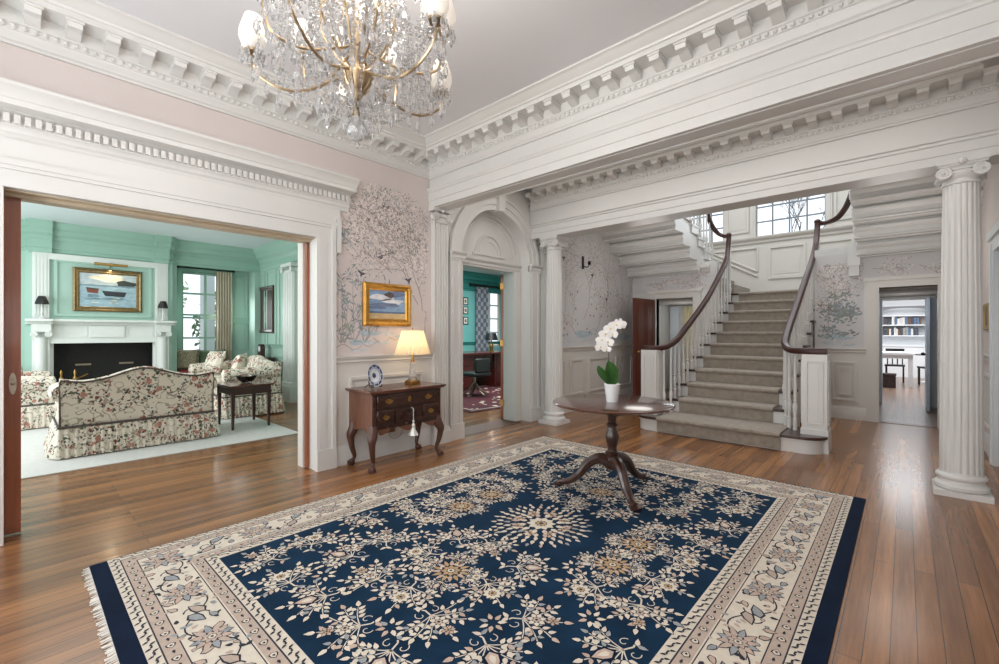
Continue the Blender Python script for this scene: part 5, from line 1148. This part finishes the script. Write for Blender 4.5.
# pilaster at the living room's far doorway
t = thing('pilaster', 'wide white fluted pilaster on the mint wall inside the living room', 'pilaster', (-8.7, 3.55, 0))
b = MB(); b.box(-8.93, -8.42, 3.44, LYR, 0, .3); b.box(-8.91, -8.44, 3.46, LYR, .3, .36); obj('base', b, FW, t)
b = MB(); b.box(-8.88, -8.47, 3.5, LYR, .36, 2.5)
for k in range(5): b.box(-8.86 + .078 * k, -8.825 + .078 * k, 3.488, 3.51, .4, 2.46)
for k in range(2): b.box(-8.48, -8.455, 3.52 + .06 * k, 3.55 + .06 * k, .4, 2.46)
obj('shaft', b, FW, t)
b = MB(); b.box(-8.92, -8.43, 3.46, LYR, 2.56, 2.62)
for x in (-8.88, -8.47): q = b.n(); volute(b, (x, 3.46, 2.5), .055, 3.46, 3.6, 1)
obj('capital', b, FW, t)
# console table with clock
t = thing('console_table', 'dark console table against the mint wall by the white pilaster', 'table', (-9.95, 3.48, 0)); b = MB(); b.box(-10.4, -9.5, 3.33, 3.6, .76, .8); b.box(-10.35, -9.55, 3.36, 3.59, .66, .76); obj('tabletop', b, DKWOOD, t)
for x in (-10.33, -9.57):
    for y in (3.37, 3.58): b = MB(); b.lathe([(.012, 0), (.02, .5), (.022, .66)], (x, y, 0), 8); obj('leg', b, DKWOOD, t)
t = thing('mantel_clock', 'small arched clock with pale dial on the console table', 'clock', (-9.9, 3.46, .801)); b = MB(); b.prism([(-10.0, .801), (-9.8, .801), (-9.8, .98)] + [(-9.9 + .1 * cos(a), .98 + .09 * sin(a)) for a in [PI * k / 8 for k in range(1, 8)]] + [(-10.0, .98)], 1, 3.42, 3.5); obj('case', b, DKWOOD, t); b = MB(); b.prism([(-9.9 + .06 * cos(a), .97 + .06 * sin(a)) for a in [2 * PI * k / 16 for k in range(16)]], 1, 3.414, 3.42); obj('dial', b, PL[0], t)
# --- chintz sofas
CHZ = floral('rose_chintz', srgb(226, 217, 202)); GIMP = mat('grey_gimp_braid', srgb(84, 76, 72), .8, var=.3, scale=60)
def sofa(label, L, D, loc, rot, hump=.12, hz=.80, name='chintz_sofa', ucol=None):
    t = thing(name, label, 'sofa', loc, 'rose chintz sofas in the living room', rot); m = CHZ
    def o(n, b, mm=None, **k): return obj(n, b, mm or m, t, local=True, **k)
    n = 40; rows = []; zt = lambda u: hz + hump * math.exp(-(u / .42) ** 2) + .03 * max(0, abs(u) - .75) / .25
    for i in range(n + 1):
        u = 2 * i / n - 1; x = u * L / 2; z = zt(u); y = D / 2; th = .13
        rows.append([(x, y, .30), (x, y + .01, .5), (x, y + .035, z - .09), (x, y + .03, z - .03), (x, y - .0, z), (x, y - .06, z - .005), (x, y - th, z - .06), (x, y - th - .04, .6), (x, y - th - .06, .42), (x, y - th, .30)])
    b = MB(); b.loops(rows); back = o('back', b, angle=80)
    b = MB(); b.tube([(2 * i / n * L / 2 - L / 2, D / 2 + .036, zt(2 * i / n - 1) - .02) for i in range(n + 1)], .009, 6); b.tube([(s, y, z) for s, y, z in ((-L / 2, D / 2 + .03, hz), (-L / 2 + .0, D / 2 + .012, .5), (-L / 2, D / 2 + .012, .31))], .008, 6); b.tube([(L / 2, D / 2 + .03, hz), (L / 2, D / 2 + .012, .5), (L / 2, D / 2 + .012, .31)], .008, 6); obj('braid', b, GIMP, back, local=True)
    for s in (-1, 1):
        b = MB(); x = s * (L / 2 - .06); P_ = [(x + s * .02, D / 2 - .02, hz - .13), (x + s * .02, 0, hz - .14), (x + s * .02, -D / 2 + .06, hz - .17)]; b.tube(P_, [.1, .1, .105], 14); b.box(x - .06, x + .06, -D / 2 + .05, D / 2 - .05, .30, hz - .15); b.ball((x + s * .02, -D / 2 + .06, hz - .17), .105, 12, 0, (1, .35, 1)); o('arm', b, angle=60)
    b = MB(); b.box(-L / 2 + .13, L / 2 - .13, -D / 2 + .02, D / 2 - .16, .43, .55); o('seat_cushion', b, bevel=.04)
    b = MB(); b.box(-L / 2 + .02, L / 2 - .02, -D / 2 + .06, D / 2 - .02, .12, .44); o('base', b)
    b = MB(); per = []; x0, x1, y0, y1 = -L / 2 - .01, L / 2 + .01, -D / 2 + .03, D / 2 + .01
    seg = [((x0, y0), (x1, y0), (0, -1)), ((x1, y0), (x1, y1), (1, 0)), ((x1, y1), (x0, y1), (0, 1)), ((x0, y1), (x0, y0), (-1, 0))]; rows = [[], [], [], []]; ph = 0
    for (a, c, nn) in seg:
        Ls = math.hypot(c[0] - a[0], c[1] - a[1]); k = int(Ls / .012)
        for i in range(k):
            u = i / k; ph += .012; f = .5 + .5 * sin(ph * 2 * PI / .062 + 1.2 * sin(ph * 9)); px_, py_ = a[0] + (c[0] - a[0]) * u, a[1] + (c[1] - a[1]) * u
            for r, (z, am, of) in enumerate(((.315, .006, .0), (.25, .02, .012), (.12, .03, .03), (.012, .042, .045))): rows[r].append((px_ + nn[0] * (of + am * f), py_ + nn[1] * (of + am * f), z))
    b.loops(rows, 0, True, False, False); sk = o('ruffled_skirt', b, angle=80)
    b = MB(); b.tube([(x0 - .003, y1 + .01, .315), (x1 + .003, y1 + .01, .315), (x1 + .003, y0, .315), (x0 - .003, y0, .315), (x0 - .003, y1 + .01, .315)], .013, 6); obj('braid', b, GIMP, sk, local=True)
    return t
sofa('rose chintz loveseat seen from behind, nearest the wide doorway', 1.36, .86, (-6.82, .985, .0095), -PI / 2, .125, .79)
sofa('rose chintz sofa to the right of the fireplace behind the dark end table', 1.95, .86, (-8.52, 2.5, .0095), 0, .1, .80)
sofa('rose chintz sofa partly hidden at the left behind the sliding door', 1.25, .88, (-9.30, -.03, .0095), PI, .1, .76)
pillow('pillow', 'square chintz pillow on the sofa at the far left', (-8.92, -.1, .76), .44, .42, .17, .9, .25, CHZ)
pillow('pillow', 'round-cornered chintz pillow at the left end of the right-hand sofa', (-9.1, 2.40, .79), .42, .4, .17, .3, -.35, CHZ)
pillow('pillow', 'chintz pillow at the near end of the right-hand sofa', (-7.85, 2.42, .78), .44, .4, .17, -.5, -.3, CHZ)
# end table
t = thing('end_table', 'small dark wooden end table beside the chintz loveseat', 'table', (-6.87, 2.17, .0095)); b = MB(); b.box(-7.22, -6.52, 1.89, 2.45, .575, .60); obj('tabletop', b, MAHOG, t, bevel=.005); b = MB(); b.box(-7.17, -6.56, 1.93, 2.41, .47, .575); obj('apron', b, DKWOOD, t)
for x in (-7.15, -6.575):
    for y in (1.945, 2.395): b = MB(); b.loops([[(x + sx * w, y + sy * w, z) for sx, sy in ((-1, -1), (1, -1), (1, 1), (-1, 1))] for w, z in ((.013, .0095), (.02, .3), (.024, .575))]); obj('leg', b, DKWOOD, t)
b = MB(); b.lathe([(.05, .601), (.06, .605), (.1, .64), (.135, .70), (.13, .70), (.095, .645), (.05, .615), (.01, .612)], (-6.85, 2.2, 0), 24); tag(obj('glass_bowl', b, CLEAR), 'clear glass bowl standing on the dark end table', 'bowl')
mb = MB(); mb.box(-9.9, -5.78, -1.5, 2.49, .001, .009); tag(obj('living_room_carpet', mb, LRUG), 'large plain ivory carpet on the living room floor', 'rug')

# ================================================================ study
mb = MB(); cells(mb, 0, -8.6, -8.45, 3.78, 10., 0, 3.1, [(8.5, 9.3, .9, 2.45)]); mb.box(-8.45, -4.45, 3.77, 3.80, 0, 3.1); struct('wall_study_back', mb, [TEAL])
mb = MB(); cells(mb, 1, 9.9, 10., -8.6, -4.45, 0, 3.1, []); struct('wall_study_right', mb, [TEAL])
mb = MB(); mb.box(-8.6, -4.45, 3.75, 10, 2.87, 3.2); struct('ceiling_study', mb, CEIL)
TEALD = mat('teal_trim_paint', srgb(52, 130, 122), .45, var=.03)
mb = MB(); mb.mould([(p, z - .21) for p, z in MC], (-8.45, 3.8), (-8.45, 9.9), (1, 0)); mb.mould(RAIL, (-8.45, 3.8), (-8.45, 9.9), (1, 0)); struct('trim_19', mb, TEALD)
w = MB()
for y in (8.5, 8.88, 9.26): w.box(-8.56, -8.51, y, y + .04, .9, 2.45)
for z in (.9, 1.3, 1.68, 2.05, 2.41): w.box(-8.56, -8.51, 8.5, 9.3, z, z + .04)
o = struct('window_7', w, WHITE); g = MB(); g.box(-8.54, -8.535, 8.5, 9.3, .9, 2.45); obj('pane', g, GLASS, o)
PLAID = bpy.data.materials.new('plaid_curtain'); PLAID.use_nodes = True; nt = PLAID.node_tree; pb = nt.nodes['Principled BSDF']; tc = _n(nt, 'ShaderNodeTexCoord'); w1 = _n(nt, 'ShaderNodeTexChecker'); w1.inputs['Scale'].default_value = 9; w1.inputs['Color1'].default_value = srgb(150, 150, 152); w1.inputs['Color2'].default_value = srgb(86, 98, 112); nt.links.new(tc.outputs['Object'], w1.inputs['Vector']); nt.links.new(w1.outputs[0], pb.inputs['Base Color']); pb.inputs['Roughness'].default_value = .85
curtain('curtain', 'grey plaid curtain at the study window', (-8.33, 8.2), (-8.33, 8.62), .02, 2.52, PLAID, .05, 4)
curtain('curtain', 'grey plaid curtain half hidden by the open study door', (-8.33, 9.22), (-8.33, 9.6), .02, 2.52, PLAID, .05, 4)
t = MB(); t.tube([(-8.33, 8.0, 2.56), (-8.33, 9.7, 2.56)], .03, 8); t.ball((-8.33, 8.0, 2.56), .05, 8); t.tube([(-8.45, 8.1, 2.56), (-8.33, 8.1, 2.56)], .015, 6); tag(obj('curtain_rod', t, BLACK), 'thick dark curtain rod over the study window', 'curtain rod')
def art4(b, Pp): strip(b, Pp, 0, 1, 0, 0); blob(b, Pp, .5, .5, .3, .3, 1, 1); return [paint('mat_board', 220, 214, 200, .05), paint('print_ink', 120, 112, 104)]
for z, n_ in ((2.03, 'topmost'), (1.79, 'middle'), (1.52, 'lowest')): picture('small_framed_print', '%s of three small framed prints on the teal study wall' % n_, -8.447, 1, 7.83, 8.0, z, z + .2, .022, BLACK, art4, 'picture', .02)
t = thing('desk', 'large dark mahogany desk in the teal study', 'desk', (-7.6, 7.2, 0)); DSK = mat('desk_mahogany', srgb(78, 26, 22), .25, var=.25, coat=.4); b = MB(); b.box(-8.1, -7.15, 6.2, 8.7, .80, .845); obj('desktop', b, DSK, t, bevel=.008)
b = MB(); b.box(-8.0, -7.25, 6.3, 7.05, .02, .8); b.box(-8.0, -7.25, 7.75, 8.6, .02, .8); b.box(-8.0, -7.3, 7.05, 7.75, .62, .8); obj('pedestal', b, DSK, t)
for y0, y1 in ((6.36, 6.99), (7.82, 8.54)):
    for z in (.08, .32, .56):
        d = obj('drawer', MB().box(-7.26, -7.235, y0, y1, z, z + .2), DSK, t, bevel=.005); g = MB(); g.tube([(-7.235, (y0 + y1) / 2 - .05, z + .12), (-7.21, (y0 + y1) / 2, z + .09), (-7.235, (y0 + y1) / 2 + .05, z + .12)], .006, 5); obj('brass_handle', g, BRASS, d)
t = thing('desk_lamp', 'small lit brass desk lamp with a black shade on the study desk', 'lamp', (-7.6, 8.0, .846)); b = MB(); b.lathe([(.09, .846), (.09, .86), (.03, .88), (.06, .95), (.05, 1.02), (.02, 1.06), (.015, 1.15)], (-7.6, 8.0, 0), 14); obj('base', b, BRASS, t); b = MB(); b.lathe([(.17, 1.12), (.13, 1.3)], (-7.6, 8.0, 0), 20); b2 = MB(); b2.loops([[(-7.6 + r * cos(2 * PI * k / 20), 8. + r * sin(2 * PI * k / 20), z) for k in range(20)] for r, z in ((.17, 1.12), (.12, 1.3))], 0, True, False, False); obj('lamp_shade', b2, BLACK, t); b = MB(); b.ball((-7.6, 8., 1.17), .03, 8); obj('bulb', b, BULB, t)
light('desk_lamp_light', 'POINT', (-7.6, 8.0, 1.12), 4, WARM, .03)
t = thing('desk_chair', 'dark swivel desk chair with pale metal feet in front of the study desk', 'chair', (-6.55, 6.4, .016)); b = MB(); b.box(-6.8, -6.3, 6.15, 6.65, .42, .5); obj('seat', b, OLIVE if False else mat('dark_green_leather', srgb(30, 40, 36), .4, var=.2), t, bevel=.03); b = MB(); b.box(-6.36, -6.3, 6.2, 6.6, .5, .78); obj('backrest', b, bpy.data.materials['dark_green_leather'], t, bevel=.02)
for k in range(5): a = 2 * PI * k / 5; b = MB(); b.tube([(-6.55, 6.4, .3), (-6.55 + .12 * cos(a), 6.4 + .12 * sin(a), .12), (-6.55 + .26 * cos(a), 6.4 + .26 * sin(a), .05)], .018, 6); b.ball((-6.55 + .26 * cos(a), 6.4 + .26 * sin(a), .044), .025, 8); obj('leg', b, NICKEL, t)
b = MB(); b.lathe([(.025, .25), (.025, .42)], (-6.55, 6.4, 0), 10); obj('post', b, NICKEL, t)
b = MB(); SR = [mat('study_rug_red', srgb(72, 15, 25), .95, var=.35, scale=25), mat('study_rug_ivory', srgb(196, 178, 160), .95, var=.2, scale=40), mat('study_rug_dark', srgb(48, 22, 34), .95, var=.3, scale=30)]
b.box(-8.0, -5.2, 5.0, 8.9, .001, .011, 0)
for q, z, m in ((.04, .0116, 2), (.12, .0122, 1), (.15, .0128, 0)): b.poly([(-8 + q, 5 + q, z), (-5.2 - q, 5 + q, z), (-5.2 - q, 8.9 - q, z), (-8 + q, 8.9 - q, z)], m)
for k in range(500):
    x, y = rnd.uniform(-7.8, -5.4), rnd.uniform(5.2, 8.7); r = rnd.uniform(.02, .06); b.poly([(x + r * cos(a), y + r * sin(a), .0134 + k * 1e-6) for a in (0, 1.2, 2.2, 3.4, 4.6, 5.4)], rnd.choice((2, 2, 1)))
b.xf(0, rotz((-5.2, 5.0, 0), -.12)); tag(obj('study_rug', b, SR), 'dark red patterned rug on the study floor', 'rug')
# open study door, seen almost edge-on
t = struct('door_6', MB().box(0, .92, -.02, .02, .014, 2.17), DOORW, local=True); t.location = (-4.47, 4.94, 0); t.rotation_euler = (0, 0, math.radians(132))
for z in (.25, 1.15, 2.0): g = MB(); g.box(-.012, .012, -.03, .03, z - .045, z + .045); g.tube([(-.012, -.03, z - .05), (-.012, -.03, z + .05)], .007, 6); obj('hinge', g, BRASS, t, local=True)
g = MB(); g.ball((.86, -.06, .98), .028, 10); g.tube([(.86, -.02, .98), (.86, -.06, .98)], .01, 6); obj('door_handle', g, BRASS, t, local=True)

# ================================================================ room behind the dark door on the left
mb = MB(); mb.box(-5., -2.5, 10.4, 10.5, -.1, 1.93); mb.box(-2.55, -2.5, YW + .12, 10.4, -.1, 1.93); mb.box(-5., -4.9, YW + .12, 10.4, 0, 1.93); mb.box(-4.9, -4.25, YW + .12, YW + .2, 0, 1.93); struct('wall_passage', mb, [mat('passage_paint', srgb(206, 202, 198), .6)])
mb = MB(); mb.box(-5., -4.25, YW, 10.5, 1.93, 2.0); struct('ceiling_passage', mb, CEIL)
t = picture('framed_print', 'dark framed landscape print through the left rear doorway', -4.33, 1, 10.397 - .16, 10.397 + .16, 1.32, 1.86, .04, BLACK, art_plain); t.rotation_euler = (0, 0, -PI / 2)
curtain('curtain', 'pale yellow curtain in the room through the left rear doorway', (-3.75, 10.32), (-3.3, 10.32), .02, 1.9, mat('yellow_linen', srgb(206, 196, 160), .85), .03, 5)
mb = MB(); mb.box(-4.05, -3.85, 10.34, 10.4, 0, 1.92); struct('trim_20', mb, LBL)
light('passage_fill', 'POINT', (-3.4, 9.5, 1.6), 8, (.9, .95, 1), .2)  # unseen lamp added to brighten the room behind the door

# ================================================================ kitchen beyond the right doorway
KW = mat('kitchen_white', srgb(222, 224, 226), .5, var=.015)
mb = MB(); mb.box(-.62, -.5, YW + .12, 10.9, 0, ZL - .13); mb.box(.6, .72, YW + .12, 10.9, 0, ZL - .13); cells(mb, 1, 10.85, 10.97, -3, 3.2, 0, 2.7, [(-.31, .30, 0, 1.9)]); mb.box(-3.1, -3, 10.9, 18.6, 0, 2.7); mb.box(3.1, 3.2, 10.9, 18.6, 0, 2.7); cells(mb, 1, 18.2, 18.3, -3, 3.2, 0, 2.7, []); struct('wall_kitchen', mb, [KW])
mb = MB(); mb.box(-3.1, 3.2, 10.9, 18.6, 2.7, 2.8); struct('ceiling_kitchen', mb, CEIL)
mb = MB(); 
for a in (-.40, .30): mb.box(a, a + .09, 10.81, 10.86, 0, 1.99)
mb.box(-.40, .39, 10.81, 10.86, 1.9, 2.0); struct('trim_21', mb, LBL)
o = struct('door_7', MB().box(.26, .3, 10.12, 10.84, .012, 1.88), mat('pale_blue_door', srgb(186, 198, 214), .45), None); g = MB(); g.ball((.22, 10.2, .95), .028, 10); g.tube([(.26, 10.2, .95), (.22, 10.2, .95)], .01, 6); obj('door_handle', g, BLACK, o)
t = thing('kitchen_table', 'white kitchen table seen through the right doorway', 'table', (-.15, 14.9, 0)); b = MB(); b.box(-.85, .18, 14.4, 15.5, .77, .82); b.box(-.8, .13, 14.45, 15.45, .68, .77); obj('tabletop', b, KW, t)
for x in (-.78, .1):
    for y in (14.5, 15.4): obj('leg', MB().box(x - .04, x + .04, y - .04, y + .04, 0, .77), KW, t)
def kchair(x, y, rz, label):
    t = thing('kitchen_chair', label, 'chair', (x, y, 0), 'dark chairs round the kitchen table', rz)
    obj('seat', MB().box(-.2, .2, -.2, .2, .42, .46), BLACK, t, local=True); b = MB(); b.box(-.19, .19, .17, .2, .75, .88)
    for q in (-.15, -.05, .05, .15): b.box(q - .012, q + .012, .17, .2, .46, .78)
    obj('backrest', b, BLACK, t, local=True)
    for sx in (-.17, .17):
        for sy in (-.17, .17): obj('leg', MB().box(sx - .018, sx + .018, sy - .018, sy + .018, 0, .43), BLACK, t, local=True)
kchair(-.2, 15.8, 0, 'dark slatted kitchen chair behind the white table'); kchair(.48, 15.3, -1.2, 'dark slatted kitchen chair at the right of the white table'); kchair(.95, 16.7, .4, 'dark slatted kitchen chair farthest from the doorway, by the shelves')
t = thing('glass_dining_table', 'small round glass table behind the white kitchen table', 'table', (.5, 16.1, 0)); b = MB(); b.lathe([(.4, .72), (.42, .73), (.4, .74)], (.5, 16.1, 0), 24); obj('tabletop', b, CLEAR, t); b = MB(); b.lathe([(.2, 0), (.2, .02), (.03, .06), (.03, .7), (.12, .72)], (.5, 16.1, 0), 12); obj('pedestal', b, KW, t)
b = MB(); b.box(-.46, -.16, 14.0, 14.3, .0, .33); b.box(-.47, -.15, 13.99, 14.31, .29, .33); tag(obj('basket', b, mat('dark_wicker', srgb(62, 48, 46), .8, var=.3, scale=50, bump=.5), bevel=.01), 'dark wicker basket on the floor at the left of the kitchen table', 'basket')
t = thing('wall_shelves', 'white arched alcove shelves full of crockery and books at the kitchen back', 'shelf', (0, 18.1, 1.2)); b = MB()
for z in (1.2, 1.52, 1.8): b.box(-.55, .5, 17.9, 18.18, z, z + .03)
b.box(-.58, -.55, 17.9, 18.18, 1.2, 2.1); b.box(.5, .53, 17.9, 18.18, 1.2, 2.1); obj('shelf', b, KW, t); b = MB(); b.prism([(-.55, 2.1), (-.55, 1.95)] + [(-.02 + .53 * cos(a), 1.95 + .1 * sin(a)) for a in [PI - PI * k / 10 for k in range(11)]] + [(.5, 2.1)], 1, 17.9, 17.95); obj('arched_header', b, mat('grey_header', srgb(120, 120, 122), .6), t)
BK = [mat('book_%s' % n, srgb(*c), .7, var=.1) for n, c in (('slate', (70, 74, 84)), ('white', (216, 214, 208)), ('brown', (104, 78, 62)), ('blue', (92, 112, 140)), ('grey', (150, 150, 148)))]
WH = ['far left', 'left of the middle', 'middle', 'right of the middle', 'far right']
BN = ['slate grey', 'white', 'brown', 'blue', 'light grey']
for r, z in enumerate((1.231, 1.551)):
    x = -.52
    for k in range(15):
        w_ = rnd.uniform(.035, .06); h_ = rnd.uniform(.17, .25); c = rnd.randrange(5); tag(obj('book', MB().box(x, x + w_, 17.92, 18.1, z, z + h_), BK[c]), '%s book on the %s kitchen shelf, at the %s, spine out' % (BN[c], ('lower', 'upper')[r], WH[k // 3]), 'book', 'books on the %s kitchen shelf' % ('lower', 'upper')[r]); x += w_ + .009
mb = MB(); mb.box(-.9, .9, 17.6, 18.2, 0, .9); mb.box(-.92, .92, 17.58, 18.2, .9, .94); tag(obj('kitchen_counter', mb, KW), 'white kitchen counter under the crockery shelves', 'counter')

# ================================================================ outside
BARK = mat('tree_bark', srgb(92, 84, 78), .9, var=.3)
b = MB()
def branch(p, d, l, r, k):
    e = p + d * l; b.tube([p, p + d * l * .5 + Vector((rnd.uniform(-.05, .05), 0, .03)) * l, e], [r, r * .85, r * .7], 5)
    if k:
        for _ in range(3):
            q = (d + Vector((rnd.uniform(-.9, .9), rnd.uniform(-.3, .3), rnd.uniform(-.3, .8)))).normalized(); branch(p + d * l * rnd.uniform(.5, 1), q, l * .68, r * .55, k - 1)
branch(Vector((-3.0, 21, 3.2)), Vector((-.15, 0, 1)).normalized(), 1.9, .05, 6)
b.tube([(-2.95, 21, -.1), (-3.0, 21, 3.3)], .07, 8); tag(obj('bare_tree', b, BARK), 'bare winter tree outside the stair landing window', 'tree')
def bush(c, r, n, m, label):
    b = MB()
    for k in range(n):
        v = Vector((rnd.gauss(0, 1), rnd.gauss(0, 1), rnd.gauss(0, 1))).normalized() * r * rnd.uniform(.6, 1.05); p = Vector(c) + Vector((v.x, v.y, v.z * 1.3)); s = rnd.uniform(.06, .13)
        q = Vector((rnd.gauss(0, 1), rnd.gauss(0, 1), rnd.gauss(0, 1))).normalized() * s; w = q.cross(Vector((rnd.random(), rnd.random(), 1))).normalized() * s * .6; b.poly([p - q, p + w, p + q, p - w])
    b.tube([(c[0], c[1], -.1), (c[0], c[1], c[2])], .06, 6); return tag(obj('garden_shrub', b, m), label, 'shrub')
GRN = mat('garden_green', srgb(150, 172, 136), .8, var=.3, scale=4)
bush((-13.4, 4.0, 1.4), .9, 1500, GRN, 'green garden shrub outside the living room window beside the white post'); bush((-15.6, 2.6, 2.6), .8, 900, GRN, 'taller green garden shrub behind the white post outside the living room window')
b = MB(); b.box(-12.6, -12.3, 3.02, 3.25, -.1, 3.2); tag(obj('porch_post', b, LBL), 'white porch post outside the living room window', 'post')
b = MB(); b.box(-40, 40, -30, -1.95, -.3, -.13); b.box(-40, -11.1, -1.95, 40, -.3, -.13); b.box(-11.1, 40, 19.4, 40, -.3, -.13); struct('ground', b, mat('lawn', srgb(120, 130, 96), .95, var=.2))

# ================================================================ light and camera
W = bpy.data.worlds.new('daylight'); bpy.context.scene.world = W; W.use_nodes = True; nt = W.node_tree; bg = nt.nodes['Background']; bg.inputs['Color'].default_value = (.86, .93, 1, 1); bg.inputs['Strength'].default_value = 1.35
R90 = math.radians(90); DAY = (.93, .97, 1)
for x in (-3.05, -.35): light('front_window_daylight', 'AREA', (x, -1.7, 1.6), 62, DAY, 1.05, 2.1, (R90 + .45, 0, 0))
light('entrance_fill', 'AREA', (-1.7, -1.7, 3.0), 20, DAY, 1.6, .4, (R90, 0, 0))  # added fill high on the front wall, no opening there
light('right_wall_fill', 'AREA', (.62, -.7, 1.7), 16, DAY, 1.2, 1.8, (0, R90 + .4, 0))  # added fill beside the right wall, which has no window here
light('stairwell_fill', 'AREA', (-1.7, 8., 5.75), 120, DAY, 3.2, 3.2, (0, 0, 0))  # added overhead fill, the stairwell ceiling is closed
light('landing_window_daylight', 'AREA', (-1.73, 10.5, 4.3), 14, DAY, 1.1, 1.6, (-R90, 0, 0))
light('hall_fill', 'AREA', (-1.7, 4.15, 3.38), 26, (1, .96, .92), 4.0, .5, (0, 0, 0))  # added strip of fill for the hall, no fixture hangs there
for x in (-8.9, -6.5): light('living_window_daylight', 'AREA', (x, -1.7, 1.7), 64, DAY, 1.3, 1.9, (R90, 0, 0))
light('living_niche_daylight', 'AREA', (NX + .06, 2.6, 1.7), 14, DAY, .7, 1.7, (0, -R90, 0))
light('living_fill', 'AREA', (-7.4, .9, 3.05), 40, (1, .97, .93), 2.5, 2.5, (0, 0, 0))  # soft fill added under the living room ceiling, no fixture
light('study_fill', 'AREA', (-6.4, 6.6, 2.84), 150, DAY, 2, 2, (0, 0, 0))  # broad unseen fill added to brighten the study
light('kitchen_fill', 'AREA', (0, 15, 2.68), 240, DAY, 4, 4, (0, 0, 0))  # large unseen fill added over the kitchen
light('kitchen_passage_fill', 'POINT', (0, 9.8, 1.75), 3, DAY, .2)  # small fill added for the passage to the kitchen
for x, y in ((XL + 1.05, 6.9), (-.1, 7.1)): light('stair_hall_fill', 'POINT', (x, y, 2.2), 10, (1, .96, .92), .3)  # floating fills added to brighten the hall below the upper flights
cam = bpy.data.cameras.new('camera'); co = bpy.data.objects.new('camera', cam); C.objects.link(co); bpy.context.scene.camera = co
cam.sensor_width = 36; cam.lens = 443 / 999 * 36; cam.clip_start = .05; cam.clip_end = 200; cam.shift_y = -1 / 999 * -1
co.location = (0, 0, 1.3); co.rotation_euler = (R90, 0, math.atan(405.5 / 443))
finish()
sc = bpy.context.scene; sc.view_settings.view_transform = 'Standard'; sc.view_settings.look = 'None'; sc.view_settings.exposure = 0.06; sc.view_settings.gamma = 1; sc.view_settings.use_curve_mapping = False
sc.cycles.use_denoising = True; sc.cycles.max_bounces = 10; sc.cycles.diffuse_bounces = 5; sc.cycles.glossy_bounces = 4; sc.cycles.transmission_bounces = 8; sc.cycles.transparent_max_bounces = 12; sc.cycles.sample_clamp_indirect = 6; sc.cycles.caustics_reflective = False; sc.cycles.caustics_refractive = False
